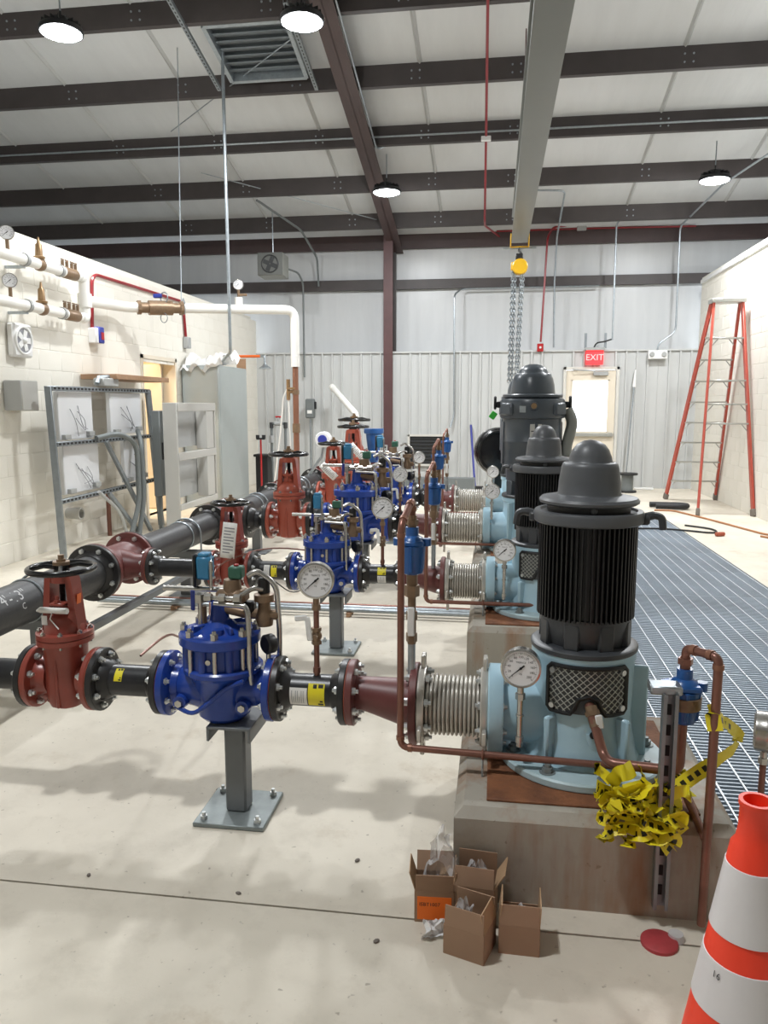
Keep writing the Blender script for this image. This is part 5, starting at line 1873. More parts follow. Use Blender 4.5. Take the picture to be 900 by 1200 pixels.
# roof vent and strut frame
t = thing('roof_vent', 'dark louvred roof vent with metal frame between the near ceiling lights', 'vent', (-2.85, 9.36, purl_z(9.36) + 0.10), (math.atan(-0.22), 0, 0))
W, D = 0.95, 0.98
b = B()
b.box((-W / 2, 0, 0), (0.05, D, 0.12)).box((W / 2, 0, 0), (0.05, D, 0.12)).box((0, -D / 2, 0), (W, 0.05, 0.12)).box((0, D / 2, 0), (W, 0.05, 0.12))
part('frame', b, 'galv', t)
part('backing', B().box((0, 0, 0.07), (W, D, 0.01)), 'dark_enclosure', t)
for i in range(7):
    part('louvre', lambda: B().box((0, 0, 0), (W - .06, 0.13, 0.006)), 'strut', t, (0, -D / 2 + 0.12 + i * 0.125, 0.02), (0.35, 0, 0), key='louv')
def strut_run(label, x, ya, yb, dz=-0.03):
    t = thing('ceiling_strut', label, 'strut', (x, ya, purl_z(ya) + dz), (math.atan(-0.22), 0, 0), group='slotted struts under the roof')
    L = (yb - ya) / math.cos(math.atan(.22))
    part('channel', B().box((0, L / 2, 0), (0.045, L, 0.003)).box((-.021, L / 2, 0.02), (0.003, L, 0.042)).box((.021, L / 2, 0.02), (0.003, L, 0.042)), 'strut', t)
    b = B()
    for i in range(int(L / 0.06)):
        b.box((0, 0.03 + i * 0.06, -0.002), (0.014, 0.03, 0.002))
    part('slots', b, 'slot_black', t, kind='stuff')
strut_run('slotted strut hanging at an angle left of the roof vent', -3.5, 8.2, 9.85)
strut_run('slotted strut along the right side of the roof vent', -2.28, 8.5, 9.95)

# unit heater
t = thing('unit_heater', 'grey fan heater hung high on the back wall left of the column', 'heater', (-3.82, 13.2, 3.64), (0, 0, 0.05))
part('case', B().box((0, 0, 0.2), (0.44, 0.44, 0.38), 0.012), 'heater_pale', t)
fr = part('fan_panel', B().box((-0.0, -0.225, 0.2), (0.43, 0.02, 0.37), 0.006), 'heater_grey', t)
part('fan_ring', B().torus((-0.0, -0.238, 0.2), (0, 1, 0), 0.14, 0.012, 28, 6), 'mesh_black', fr)
for i in range(4):
    part('fan_blade', lambda: B().box((0.065, 0, 0), (0.11, 0.006, 0.07), 0.002), 'mesh_black', fr, (-0.0, -0.239, 0.2), (0.0, i * PI / 2 + .4, 0), key='fanb')
part('hanger', B().tube([(0, 0, 0.39), (0, 0, purl_z(13.2) - 3.64 + .1)], 0.008, 6), 'galv', t)

# exit sign, emergency light
t = thing('exit_sign', 'glowing red EXIT sign above the back door', 'sign', (1.71, 14.20, 2.19))
part('canopy', B().box((0, 0, 0.275), (0.34, 0.10, 0.05), 0.006), 'box_grey', t)
pl_ = part('panel', B().box((0, 0, 0.125), (0.30, 0.012, 0.25), 0.003), 'exit_red', t)
v, f = text_bm('EXIT', 0.15)
part('letters', B().add(v, f, Matrix.Translation((0, -0.0085, 0.125)) @ RX90), 'exit_letters', pl_)
part('brackets', B().box((-0.16, 0.03, 0.42), (0.04, 0.04, 0.26)).box((0.18, 0.03, 0.42), (0.04, 0.04, 0.26)), 'strut', t, kind='stuff')
part('flex_whip', B().tube(fillet([(-0.02, 0, 0.29), (0.02, -0.02, 0.38), (0.16, 0, 0.40), (0.28, 0.03, 0.44)], 0.05, 5), 0.014, 8), 'black_rubber', t)
t = thing('emergency_light', 'white twin head emergency light high on the wall right of the door', 'light', (2.775, 14.19, 2.28))
part('case', B().box((0, 0, 0.075), (0.32, 0.09, 0.15), 0.012), 'white_plastic', t)
for s in (-1, 1):
    part('lamp_head', lambda: B().lathe([(0, -0.075), (0.036, -0.075), (0.042, -0.065), (0.036, -0.03), (0, -0.03)], 20, 'y'), 'box_grey', t, (s * 0.10, 0, 0.08), key='emh')
t = thing('smoke_detector', 'small white detector under the roof on the right', 'detector', (2.2, PY[1] + .4, ry(PY[1] + .4)), (0, 0, 0))
part('base', B().lathe([(0, 0), (0.05, 0), (0.05, -0.02), (0.03, -0.05), (0, -0.05)], 16), 'white_plastic', t)

# ================================================================== BACK OF THE HALL
# ladder
t = thing('step_ladder', 'tall orange fibreglass step ladder standing open by the right wall', 'ladder', (3.1, 11.75, 0))
LF = [(2.73, 10.78), (3.455, 10.82)]
LR = [(2.70, 12.66), (3.45, 12.66)]
TL = [(3.0, 11.66), (3.375, 11.66)]
ZT = 2.93
o = Vector((3.1, 11.75, 0))
def rail(p, q, nm):
    a = Vector((p[0], p[1], 0.0)) - o
    c = Vector((q[0], q[1], ZT)) - o
    d = (c - a)
    rt = d.to_track_quat('Z', 'Y').to_matrix().to_4x4()
    L = d.length
    r = part('rail', B().box((0, 0, L / 2), (0.034, 0.075, L), 0.006, m=Matrix.Translation(a) @ rt), 'ladder_orange', t)
    part('foot', B().box((0, 0, 0.05), (0.05, 0.095, 0.10), 0.008, m=Matrix.Translation(a) @ rt), 'rubber', r)
tf = [(TL[0][0], TL[0][1] - .05), (TL[1][0], TL[1][1] - .05)]
tr_ = [(TL[0][0], TL[0][1] + .06), (TL[1][0], TL[1][1] + .06)]
for a, c in zip(LF, tf):
    rail(a, c, 'front')
for a, c in zip(LR, tr_):
    rail(a, c, 'rear')
part('top_cap', B().box(((TL[0][0] + TL[1][0]) / 2 - o.x, TL[0][1] - o.y, ZT), (0.46, 0.24, 0.06), 0.01), 'aluminium', t)
def lerp(a, c, q):
    return tuple(x + (y - x) * q for x, y in zip(a, c))
def step(bot, top, q, w=0.085):
    l, r = lerp(bot[0], top[0], q), lerp(bot[1], top[1], q)
    z = ZT * q
    b = B()
    c = Vector(((l[0] + r[0]) / 2, (l[1] + r[1]) / 2, z)) - o
    b.box(c, (abs(r[0] - l[0]) - .02, w, 0.022), 0.003)
    for s, e in ((1, l), (-1, r)):
        p = Vector((e[0], e[1], z)) - o
        b.tube([p + Vector((s * 0.015, 0, -0.10)), p + Vector((s * 0.09, 0, -0.01))], 0.007, 6)
    part('step', b, 'aluminium', t)
for i in range(1, 9):
    step(LR, tr_, i * 0.305 / ZT)
for q in (0.42, 0.51, 0.62, 0.82):
    step(LF, tf, q, 0.05)
# poles, reel, hose, cords
t = thing('floor_pole', 'long grey pole leaning on the liner wall right of the door', 'pole', (2.30, 14.10, 0))
part('shaft', B().tube([(0, -0.02, 0), (0.12, 0.12, 2.05)], 0.014, 8), 'galv', t)
part('tip', B().tube([(0.105, 0.105, 1.80), (0.122, 0.122, 2.10)], [0.028, 0.012], 8), 'white_plastic', t)
t = thing('floor_pole', 'blue handled pole leaning on the wall behind the far bellows', 'pole', (-0.335, 13.55, 0.0))
part('shaft', B().tube([(0, 0, 0.05), (-0.11, 0.70, 1.12)], 0.02, 8), 'blue_pole', t)
part('brush_head', B().box((0, -0.02, 0.04), (0.30, 0.08, 0.07), 0.01), 'black_rubber', t)
t = thing('cable_reel', 'small dark cable reel on the floor beside the back door', 'reel', (2.26, 13.6, 0))
part('flanges', B().cyl((0, 0, 0), (0, 0, 0.03), 0.16, n=24), 'black_rubber', t)
part('core', B().cyl((0, 0, 0.03), (0, 0, 0.30), 0.10, n=20), 'dark_enclosure', t)
part('upper_flange', B().cyl((0, 0, 0.30), (0, 0, 0.33), 0.17, n=24), 'black_rubber', t)
solo('rubber_hose', B().tube(fillet([(0, 0, 0.05), (0.40, 0.0, 0.05), (0.52, -0.10, 0.05), (0.42, -0.22, 0.05), (0.05, -0.20, 0.05)], 0.12, 6), 0.04, 10), 'black_rubber', 'thick black hose lying on the floor past the end of the grating', 'hose', (2.25, 11.55, 0.0))
solo('power_cord', B().tube(fillet([(0, 0, 0.012), (0.25, 0.0, 0.012), (0.55, -0.9, 0.012), (0.85, -2.0, 0.012), (1.15, -2.15, 0.012), (1.2, -2.45, 0.012), (0.95, -2.4, 0.012), (0.75, -2.1, 0.012)], 0.3, 7), 0.012, 8), 'cord_orange', 'orange extension cord lying on the floor right of the grating', 'cord', (1.75 + 0.5, 11.2, 0))
solo('power_cord', B().tube(fillet([(0, 0, 0.014), (0.35, 0.05, 0.014), (0.62, -0.05, 0.014), (0.95, -0.25, 0.014), (1.0, 0.1, 0.014), (0.72, 0.35, 0.014)], 0.2, 6), 0.011, 8), 'cord_black', 'black cord crossing the grating to the orange extension cord', 'cord', (1.62, 9.45, 0))
solo('cord_plug', B().box((0, 0, 0.025), (0.12, 0.05, 0.045), 0.012), 'gasket', 'brown cord plug lying where the two cords meet', 'plug', (2.56, 9.10, 0), (0, 0, 0.4))
solo('floor_offcut', B().box((0, 0, 0.02), (0.32, 0.10, 0.03), 0.005), 'white_plastic', 'white offcut lying at the foot of the back wall', 'offcut', (2.62, 14.05, 0))
# louvre with dark mesh and low dark curb
t = thing('wall_louvre', 'black mesh louvre with pale frame low on the back wall', 'louvre', (-1.24, 14.26, 0.38))
b = B()
b.box((-0.35, 0, 0.27), (0.04, 0.06, 0.58)).box((0.35, 0, 0.27), (0.04, 0.06, 0.58)).box((0, 0, 0.0), (0.74, 0.06, 0.04)).box((0, 0, 0.55), (0.74, 0.06, 0.04))
part('frame', b, 'frame_grey', t)
part('mesh_sheet', B().box((0, 0.01, 0.275), (0.68, 0.01, 0.53)), 'mesh_black', t)
for i in range(8):
    part('slat', lambda: B().box((0, 0, 0), (0.67, 0.03, 0.008)), 'mesh_black', t, (0, -0.01, 0.05 + i * 0.064), (0.6, 0, 0), key='lsl')
solo('floor_curb', B().box((0, 0, 0.13), (1.35, 0.20, 0.26), 0.01), 'dark_enclosure', 'low dark curb on the floor in front of the wall louvre', 'beam', (-1.0, 13.1, 0))
t = thing('wall_outlet', 'small grey outlet box on the red column', 'outlet', (-2.02, 14.12, 0.62))
part('box', B().box((0, 0, 0.06), (0.10, 0.05, 0.15), 0.006), 'box_grey', t)
part('sockets', B().box((0, -0.027, 0.09), (0.05, 0.006, 0.035)).box((0, -0.027, 0.03), (0.05, 0.006, 0.035)), 'slot_black', t, kind='stuff')
solo('drum_fan', B().lathe([(0, -0.12), (0.20, -0.12), (0.26, -0.10), (0.275, -0.06), (0.275, 0.10), (0.26, 0.12), (0, 0.12)], 40, 'y').torus((0, -0.115, 0), (0, 1, 0), 0.23, 0.02, 32, 8).box((0, 0, -0.58), (0.08, 0.1, 0.66)).box((0, 0, -0.935), (0.4, 0.3, 0.04)), 'black_gloss', 'big black round drum fan half hidden behind the far motors', 'fan', (0.06, 7.25, 1.04 - 0.22), (0, 0, 0.1))
bpy.data.objects['drum_fan'].location = (0.04, 8.95, 0.955)
# flexible conduit of third motor
solo('motor_conduit', B().tube(fillet([(0.0, 0, 0.0), (0.05, 0.0, -0.10), (0.0, 0.02, -0.32), (0.02, 0.02, -0.42), (0.25, 0.10, -0.62), (0.42, 0.15, -0.9)], 0.08, 5), [0.045] * 13 + [0.03] * 13, 10), 'heater_pale', 'thick grey flexible conduit on the right side of the third motor', 'conduit', (0.565, 6.35, 1.45))
solo('green_tag', B().box((0, 0, 0), (0.05, 0.01, 0.06), 0.01, m=Matrix.Rotation(0.6, 4, 'Y')), 'green_tag', 'small green and orange tag hanging on the third motor lug', 'tag', (-0.02, 6.32, 1.40))

# ================================================================== LEFT SIDE
# tall cabinet and plastic
t = thing('tall_cabinet', 'tall light grey electrical cabinet against the left block wall', 'cabinet', (-4.2, 11.3, 0))
part('carcass', B().box((0, 0, 1.03), (0.55, 1.25, 2.04), 0.008), 'cabinet', t)
part('plinth', B().box((0, 0, 0.03), (0.50, 1.2, 0.06)), 'dark_enclosure', t)
part('side_panel', B().box((0.278, 0, 1.05), (0.010, 1.20, 1.94), 0.003), 'cabinet', t)
part('door', B().box((0, -0.628, 1.05), (0.51, 0.010, 1.94), 0.003), 'cabinet', t)
b = B()
def plas(u, v):
    p = Vector((u * 2.4, v * 2.4, 1.3))
    x = -0.265 + 0.60 * u
    y = -0.72 + 0.9 * v
    z = 2.07 + 0.26 * abs(noise.noise(p)) + 0.10 * abs(noise.noise(p * 2.3))
    if u < 0.04 or v < 0.12:
        z -= 0.12 + 0.08 * noise.noise(p * 1.7)
    return (x, y, z)
b.grid(plas, 26, 26)
solo('plastic_sheet', b, 'poly_white', 'crumpled white plastic sheet on top of the tall grey cabinet', 'sheet', (-4.2, 11.3, 0.0), ang=25)

# open back enclosure frame
t = thing('panel_frame', 'pale grey open steel enclosure frame standing behind the header', 'frame', (-3.6, 9.0, 0))
Y0, Y1, Z0, Z1 = -0.60, 0.60, 0.27, 1.51
b = B()
b.box((-0.08, Y0, (Z0 + Z1) / 2 - .09), (0.17, 0.03, Z1 - Z0 + 0.18), 0.004)
part('end_panel', b, 'enclosure', t)
b = B()
b.box((-0.08, Y1, (Z0 + Z1) / 2), (0.17, 0.03, Z1 - Z0), 0.004)
part('end_panel', b, 'enclosure', t)
for z, h in ((Z1 - 0.05, 0.10), ((Z0 + Z1) / 2, 0.09), (Z0 + 0.03, 0.07)):
    part('cross_rail', B().box((0.0, 0, z), (0.03, Y1 - Y0, h), 0.004), 'enclosure', t)
for zc in (0.60, 1.20):
    part('back_plate', B().box((-0.14, -0.05, zc), (0.01, 0.80, 0.44)), 'box_grey', t)
    part('side_plate', B().box((-0.06, 0.40, zc), (0.14, 0.24, 0.52), 0.004), 'enclosure', t)
for y in (Y0 + 0.07, Y1 - 0.10):
    part('leg', B().box((-0.08, y, Z0 / 2), (0.06, 0.06, Z0)), 'enclosure', t)
t = thing('wall_enclosure', 'dark grey narrow enclosure between strut rack and pale frame', 'enclosure', (-3.90, 8.62, 0))
part('case', B().box((0, 0, 0.92), (0.10, 0.26, 1.0), 0.008), 'dark_enclosure', t)
part('legs', B().box((0, -0.08, 0.21), (0.04, 0.04, 0.42)), 'dark_enclosure', t)
part('latch', B().box((0.055, -0.08, 0.95), (0.02, 0.03, 0.2), 0.004), 'slot_black', t)

# strut rack with instrument panels seen from behind
t = thing('strut_rack', 'slotted steel strut rack carrying white panels by the left wall', 'rack', (-4.15, 7.9, 0))
def strut_bar(p, q, w=0.045, slots=True, name='strut_bar'):
    p, q = Vector(p), Vector(q)
    d = q - p
    L = d.length
    m = Matrix.Translation(p) @ d.to_track_quat('Z', 'X').to_matrix().to_4x4()
    bar = part(name, B().box((0, 0, L / 2), (w, w, L), 0.004, m=m), 'strut', t)
    if slots:
        b = B()
        n = int(L / 0.07)
        for i in range(n):
            for s in (-1, 1):
                b.box((0, s * (w / 2 + .0005), 0.035 + i * 0.07), (0.020, 0.002, 0.040), m=m)
                b.box((s * (w / 2 + .0005), 0, 0.035 + i * 0.07), (0.002, 0.020, 0.040), m=m)
        part('slots', b, 'slot_black', bar, kind='stuff')
strut_bar((0.02, -1.08, 0), (-0.03, -1.10, 1.66), 0.06, False, 'post')
strut_bar((0.04, 1.10, 0), (-0.03, 1.02, 1.66), 0.06, False, 'post')
strut_bar((-0.02, -1.07, 1.64), (-0.02, 1.02, 1.65))
strut_bar((0, -1.07, 1.11), (0, 1.04, 1.11))
strut_bar((0.01, -1.07, 0.555), (0.01, 1.06, 0.575))
strut_bar((0.02, -0.15, 1.10), (0.16, 0.55, 0.02), 0.042, False, 'brace')
strut_bar((0.02, -0.14, 0.54), (0.14, 0.30, 0.02), 0.042, False, 'brace')
def panel(y0, y1, z0, z1, label):
    p = thing('instrument_panel', label, 'panel', (-4.22, (y0 + y1) / 2, z0), group='white panels on the strut rack')
    part('plate', B().box((0, 0, (z1 - z0) / 2), (0.05, y1 - y0, z1 - z0), 0.006), 'panel_white', p)
    part('corner_boxes', B().box((0.04, -(y1 - y0) * .36, 0.03), (0.05, 0.11, 0.05), 0.004).box((0.04, (y1 - y0) * .36, 0.05), (0.05, 0.11, 0.05), 0.004), 'box_grey', p, kind='stuff')
    rnd = random.Random(int(y0 * 10 + z0 * 100))
    b = B()
    for k in range(4):
        a = Vector((0.03, rnd.uniform(-.15, .1), rnd.uniform(.2, .34)))
        e = Vector((0.04, rnd.uniform(0, .2), rnd.uniform(.0, .1)))
        mid = (a + e) / 2 + Vector((0.05, rnd.uniform(-.1, .1), rnd.uniform(-.1, .05)))
        b.tube(fillet([a, mid, e], 0.1, 5), 0.0035, 6)
    part('wires', b, 'tag_grey', p, kind='stuff')
panel(6.98, 7.62, 1.14, 1.62, 'white panel back at the upper left of the strut rack')
panel(8.00, 8.74, 1.16, 1.62, 'white panel back at the upper right of the strut rack')
panel(7.02, 7.70, 0.60, 1.09, 'white panel back at the lower left of the strut rack')
panel(8.28, 8.80, 0.60, 1.08, 'white panel back at the lower right of the strut rack')
t = thing('wall_box', 'grey metal box on the wall behind the rack post', 'box', (-4.40, 6.72, 1.43))
part('case', B().box((0, 0, 0.14), (0.18, 0.26, 0.28), 0.008), 'enclosure', t)
part('lid', B().box((0, -0.135, 0.14), (0.17, 0.012, 0.27), 0.003), 'box_grey', t)
t = thing('junction_box', 'grey conduit fittings on top of the strut rack', 'box', (-4.16, 7.88, 1.68))
part('case', B().box((0, 0, 0.045), (0.12, 0.34, 0.09), 0.012), 'box_grey', t)
part('elbow', B().tube([(0.0, -0.20, 0.03), (0, -0.16, 0.09), (0, 0.1, 0.11), (0, 0.22, 0.05)], 0.025, 8), 'galv', t)
solo('wooden_board', B().box((0, 0, 0), (0.42, 1.35, 0.055), 0.003), 'wood', 'brown wooden board lying above the strut rack', 'board', (-4.27, 8.60, 1.79))
for k, (pts, w) in enumerate((([(0.0, 0, 0.0), (0.10, 0.30, 0.05), (0.14, 0.62, -0.08), (0.14, 0.62, -0.75), (0.10, 0.45, -1.12)], 'thick grey flexible conduit arching in front of the strut rack'),
                              ([(0.02, 0.90, 0.05), (0.12, 0.78, -0.1), (0.14, 0.75, -0.7), (0.12, 0.62, -1.12)], 'thick grey flexible conduit dropping from the upper right panel'),
                              ([(0.02, -0.05, -0.55), (0.10, 0.25, -0.80), (0.10, 0.40, -1.12)], 'thin grey flexible conduit under the lower left panel'))):
    solo('flex_conduit', B().tube(fillet(pts, 0.15, 6), 0.028 if k < 2 else 0.018, 10), 'dark_enclosure' if k < 2 else 'box_grey', w, 'conduit', (-4.10, 7.50, 1.14), group='flexible conduits on the rack')
t = thing('test_tee', 'brown copper tee stand under the strut rack', 'pipe', (-4.35, 8.15, 0))
part('riser', B().cyl((0, 0, 0), (0, 0, 0.52), 0.025, n=12), 'copper', t)
part('cross', B().cyl((0, -0.45, 0.50), (0, 0.45, 0.52), 0.022, n=12), 'copper', t)
solo('pipe_stub', B().lathe([(0.06, 0), (0.065, 0.16), (0.05, 0.16), (0.05, 0)], 20, 'x'), 'enclosure', 'short round pipe stub poking out of the left wall under the rack', 'pipe', (XL, 7.55, 0.34))

# wall fan
t = thing('wall_fan', 'white square wall fan with round grille on the left wall', 'fan', (XL, 6.83, 2.085))
part('housing', B().box((0.045, 0, 0), (0.08, 0.30, 0.31), 0.02), 'white_plastic', t)
part('rim', B().torus((0.09, 0, 0), (1, 0, 0), 0.125, 0.012, 32, 8), 'white_plastic', t)
part('recess', B().cyl((0.082, 0, 0), (0.088, 0, 0), 0.12, n=28), 'tag_grey', t)
for i in range(5):
    part('blade', lambda: B().box((0, 0.055, 0), (0.006, 0.09, 0.055), 0.002), 'white_plastic', t, (0.092, 0, 0), (i * 2 * PI / 5, 0, 0), key='wfb')
part('hub', B().sphere((0.095, 0, 0), 0.03, 12, 8), 'white_plastic', t)

# white insulated pipes, two rows along the wall
PX = -4.30
for k, (z, w) in enumerate(((2.80, 'upper'), (2.39, 'lower'))):
    t = thing('insulated_pipe', f'white insulated pipe, {w} row high on the left wall', 'pipe', (PX, 5.0, z), group='white insulated wall pipes')
    part('covering', B().cyl((0, 0, 0), (0, 2.72, 0), 0.05, n=20), 'white_pvc', t)
    part('bands', B().cyl((0, 1.72, 0), (0, 1.76, 0), 0.06, n=20).cyl((0, 2.30, 0), (0, 2.34, 0), 0.06, n=20).cyl((0, 1.0, 0), (0, 1.04, 0), 0.06, n=20), 'box_grey', t, kind='stuff')
    part('bracket', B().box((-0.095, 1.74, -0.06), (0.19, 0.03, 0.025)), 'galv', t)
    t = thing('regulating_valve', f'bronze pressure valve with tall bonnet on the {w} white pipe', 'valve', (PX, 6.98, z), group='bronze valves on the white pipes')
    part('body', B().sphere((0, 0, 0), 0.062, 14, 10, (1, 1.2, 1)).cyl((0, -0.11, 0), (0, 0.11, 0), 0.045, n=16), 'bronze', t)
    part('bonnet', B().lathe([(0.05, 0.05), (0.055, 0.07), (0.035, 0.08), (0.03, 0.18), (0.015, 0.20), (0.008, 0.25), (0, 0.25)], 16), 'brass', t)
    t = thing('backflow_preventer', f'bronze backflow preventer with test cocks on the {w} white pipe', 'valve', (PX, 7.50, z), group='bronze valves on the white pipes')
    part('body', B().lathe([(0.03, -0.20), (0.045, -0.19), (0.045, -0.13), (0.058, -0.10), (0.058, 0.10), (0.045, 0.13), (0.045, 0.19), (0.03, 0.20)], 18, 'y'), 'bronze', t)
    for q in (-0.12, -0.04, 0.05, 0.12):
        part('test_cock', lambda: B().cyl((0, 0, 0.03), (0, 0, 0.10), 0.016, n=8).box((0, 0, 0.11), (0.012, 0.05, 0.012)), 'bronze', t, (0, q, 0.01), key='tcock')
    t = thing('pressure_gauge', f'small dial gauge above the {w} white pipe at the left edge', 'gauge', (PX, 6.50, z + 0.04), group='round white pressure gauges')
    part('stem', B().cyl((0, 0, 0), (0, 0, 0.09), 0.016, n=10), 'bronze', t)
    gauge_head(t, 0.15, yawg=0.55)
t = thing('insulated_pipe', 'white insulated vertical riser joining both rows at their far end', 'pipe', (PX, 7.75, 2.30), group='white insulated wall pipes')
part('covering', B().tube(fillet([(0, -0.08, 0.50), (0, 0.02, 0.50), (0, 0.02, 0.09), (0, -0.08, 0.09)], 0.05, 5), 0.055, 16), 'white_pvc', t)
part('tee_collar', B().cyl((0, 0.02, 0.20), (0, 0.02, 0.34), 0.072, n=20), 'white_pvc', t)
t = thing('insulated_pipe', 'long white insulated pipe crossing to the copper riser with an elbow down', 'pipe', (PX, 7.77, 2.57), group='white insulated wall pipes')
o = Vector((PX, 7.77, 2.57))
wp = [(PX, 7.77, 2.57), (PX, 8.75, 2.62), (-2.62, 10.0, 2.71), (-2.62, 10.0, 1.98)]
part('covering', B().tube(fillet([Vector(p) - o for p in wp], 0.13, 6), 0.058, 18), 'white_pvc', t)
d = Vector((1.68, 1.25, 0.085)).normalized()
pb = Vector((-4.0, 8.973, 2.636))
t = thing('backflow_preventer', 'large bronze backflow preventer with blue handle in the crossing white pipe', 'valve', tuple(pb))
part('body', B().cyl(-d * 0.26, d * 0.26, 0.062, n=18).cyl(-d * .14, d * .14, 0.085, n=20).cyl(-d * .27, -d * .23, 0.085, n=8).cyl(d * .23, d * .27, 0.085, n=8), 'bronze', t)
part('handle', B().box((-0.03, 0, 0.14), (0.10, 0.05, 0.05), 0.008), 'handle_blue', t)
part('wire_coil', B().torus((0.05, 0, 0.12), (0.4, 1, 0), 0.06, 0.008, 20, 6).torus((0.05, -0.02, -0.12), (0.4, 1, 0), 0.055, 0.005, 20, 6), 'strut', t, kind='stuff')
t = thing('pipe_clevis', 'steel clevis hanger around the crossing white pipe', 'bracket', (-3.78, 9.14, 2.645))
part('ring', B().torus((0, 0, 0), d, 0.066, 0.008, 24, 6), 'galv', t)
part('yoke', B().tube([(-0.03, 0.03, 0.06), (0, 0, 0.12), (0.03, -0.03, 0.06)], 0.008, 6), 'galv', t)
t = thing('pressure_gauge', 'small dial gauge standing on the crossing white pipe', 'gauge', (-3.22, 9.55, 2.72), group='round white pressure gauges')
part('cap', B().cyl((0, 0, 0), (0, 0, 0.10), 0.05, n=16), 'white_pvc', t)
part('stem', B().cyl((0, 0, 0.10), (0, 0, 0.19), 0.018, n=10).box((0.06, 0, 0.13), (0.10, 0.03, 0.03), 0.005), 'bronze', t)
gauge_head(t, 0.255, 0.063, yawg=0.1)
t = thing('copper_riser', 'vertical copper pipe below the white elbow, valve on its side', 'pipe', (-2.62, 10.0, 0.0))
part('tube', B().cyl((0, 0, 0), (0, 0, 1.99), 0.038, n=18), 'copper_new', t)
part('coupling', B().cyl((0, 0, 1.12), (0, 0, 1.24), 0.05, n=18).cyl((0, 0, 1.62), (0, 0, 1.68), 0.046, n=18), 'bronze', t)
v = part('side_valve', B().cyl((-0.12, 0, 1.66), (0, 0, 1.66), 0.022, n=10).cyl((-0.10, 0, 1.55), (-0.10, 0, 1.82), 0.026, n=10).box((-0.05, -0.03, 1.70), (0.10, 0.02, 0.03), 0.004), 'brass', t)
for k, pts in enumerate(([(-0.10, 0, 1.72), (-0.17, 0, 1.60), (-0.22, 0.05, 1.2), (-0.36, 0.10, 0.3)], [(-0.10, 0, 1.56), (-0.09, 0, 1.2), (-0.08, 0.02, 0.85), (-0.26, 0.10, 0.3)])):
    part('white_hose', B().tube(fillet(pts, 0.3, 6), 0.011, 8), 'white_pvc', v)

# red conduit loop, boxes on left wall
run('red_conduit', 'red conduit looping along the top of the left block wall', [(XL + .03, 8.21, 2.33), (XL + .03, 8.26, 2.93), (XL + .03, 10.8, 2.95), (XL + .03, 10.86, 2.45)], 0.02, 'red_conduit', rad=0.14)
t = thing('horn_strobe', 'white alarm horn wrapped in blue tape under the red conduit', 'alarm', (XL + .05, 8.24, 2.16))
part('case', B().box((0, 0, 0.09), (0.10, 0.16, 0.17), 0.01), 'white_plastic', t)
part('blue_wrap', B().box((0.008, 0.03, 0.10), (0.105, 0.12, 0.18), 0.01), 'blue_tape', t)
part('red_patch', B().box((0.064, 0.04, 0.09), (0.004, 0.06, 0.08)), 'red_box', t)
solo('junction_box', B().box((0, 0, 0), (0.08, 0.12, 0.16), 0.008), 'box_grey', 'grey box at the lower end of the red conduit loop', 'box', (XL + .045, 10.86, 2.38))
# emergency shower
t = thing('emergency_shower', 'orange pipe with a chrome shower head above the far left corner', 'shower', (-4.3, 12.6, 2.25))
part('arm', B().cyl((0, 0, 0.04), (0.40, 0, 0.04), 0.022, n=12), 'orange_tag', t)
part('neck', B().tube(fillet([(0.40, 0, 0.04), (0.47, 0, 0.04), (0.48, 0, -0.08)], 0.04), 0.018, 10), 'galv', t)
part('head', B().lathe([(0.02, -0.07), (0.04, -0.11), (0.10, -0.15), (0.10, -0.165), (0, -0.165)], 22, 'z', (0.48, 0, 0)), 'galv', t)
part('post', B().cyl((0.02, 0, -2.25), (0.02, 0, 0.06), 0.025, n=12), 'orange_tag', t)
part('sign', B().box((0.08, -0.03, -0.10), (0.16, 0.01, 0.20)), 'wood', t)
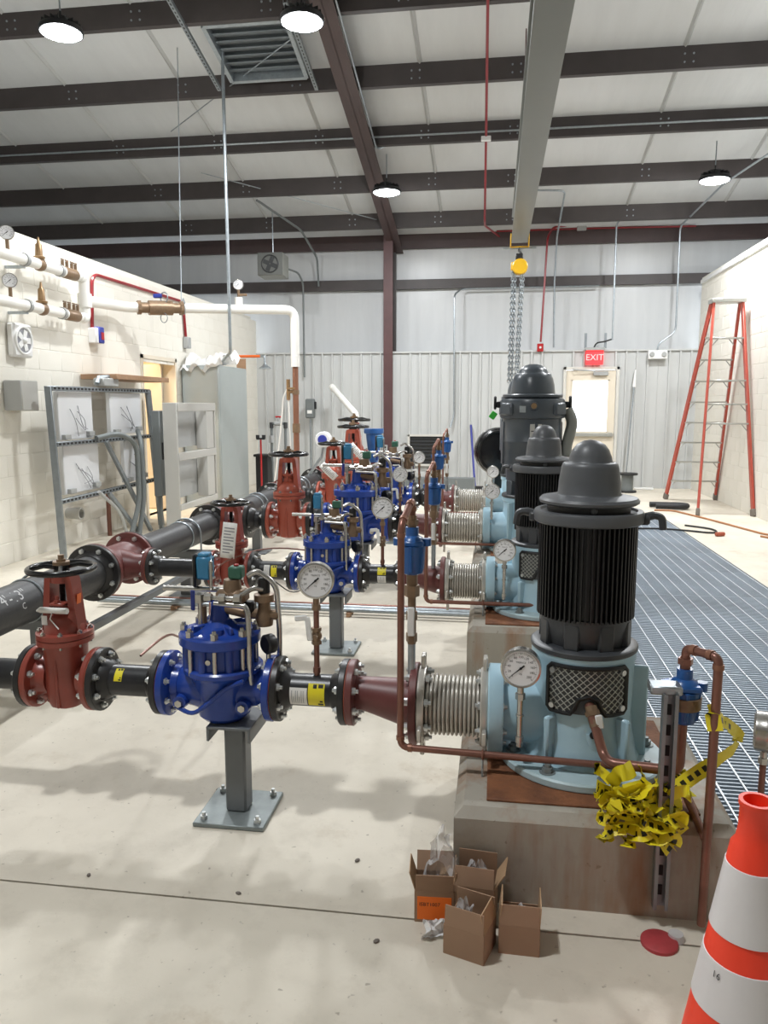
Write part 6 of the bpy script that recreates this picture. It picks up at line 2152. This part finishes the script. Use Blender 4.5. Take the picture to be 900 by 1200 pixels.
# pvc sample piping
t = thing('sample_piping', 'grey plastic pipe loop with a ball valve near the back wall', 'pipe', (-3.58, 12.5, 0))
part('loop', B().tube(fillet([(-0.12, 0, 0.0), (-0.12, 0, 1.18), (0.12, 0, 1.18), (0.12, 0, 0.0)], 0.04), 0.022, 10), 'dark_enclosure', t)
part('elbows', B().cyl((-0.12, 0, 1.10), (-0.12, 0, 1.20), 0.034, n=10).cyl((0.12, 0, 1.10), (0.12, 0, 1.20), 0.034, n=10), 'mesh_black', t, kind='stuff')
part('ball_valve', B().cyl((-0.06, 0, 1.18), (0.06, 0, 1.18), 0.04, n=12).box((0, 0, 1.25), (0.03, 0.04, 0.06), 0.006), 'box_grey', t)
part('union', B().cyl((-0.12, 0, 0.86), (-0.12, 0, 0.98), 0.045, n=12), 'box_grey', t)
part('red_handle', B().box((0, 0, 1.29), (0.10, 0.03, 0.03), 0.006), 'red_box', t)
t = thing('waste_bin', 'black square bin beside the tall grey cabinet', 'bin', (-3.76, 12.2, 0))
part('body', B().prism([(-.10, -.10), (.10, -.10), (.10, .10), (-.10, .10)], 0, 0.66), 'black_rubber', t)
part('rim', B().box((0, 0, 0.67), (0.26, 0.26, 0.04), 0.008), 'black_rubber', t)
t = thing('eye_wash', 'small red and black valve fitting beside the tall grey cabinet', 'valve', (-3.72, 11.95, 0.85))
part('pipe', B().tube([(0, 0, -0.85), (0, 0, 0.1)], 0.015, 8), 'red_box', t)
part('cups', B().cyl((-0.05, 0, 0.10), (-0.05, 0, 0.16), 0.03, n=10).cyl((0.05, 0, 0.10), (0.05, 0, 0.16), 0.03, n=10).box((0, 0, 0.10), (0.14, 0.03, 0.03)), 'black_rubber', t, kind='stuff')
# disconnect and pvc elbow
t = thing('disconnect_switch', 'grey disconnect switch box on a conduit by the back wall', 'switch', (-3.42, 14.1, 0))
part('case', B().box((0, 0, 1.42), (0.17, 0.12, 0.36), 0.02), 'dark_enclosure', t)
part('handle', B().box((0.10, -0.02, 1.48), (0.04, 0.05, 0.14), 0.008), 'motor_black', t)
part('label_plate', B().box((0.0, -0.063, 1.36), (0.09, 0.004, 0.06)), 'white_tag', t)
part('conduit', B().cyl((0, 0, 0), (0, 0, 1.25), 0.022, n=10), 'galv', t)
solo('pvc_vent', B().tube(fillet([(0, 0, 0), (0.62, -1.1, -0.46), (0.64, -1.15, -0.80)], 0.08, 5), 0.052, 14).cyl((-0.03, 0.05, 0.02), (0.0, 0.0, 0.0), 0.06, n=14), 'white_pvc', 'white plastic pipe sloping down from the back wall to the far valves', 'pipe', (-2.93, 13.85, 1.79))
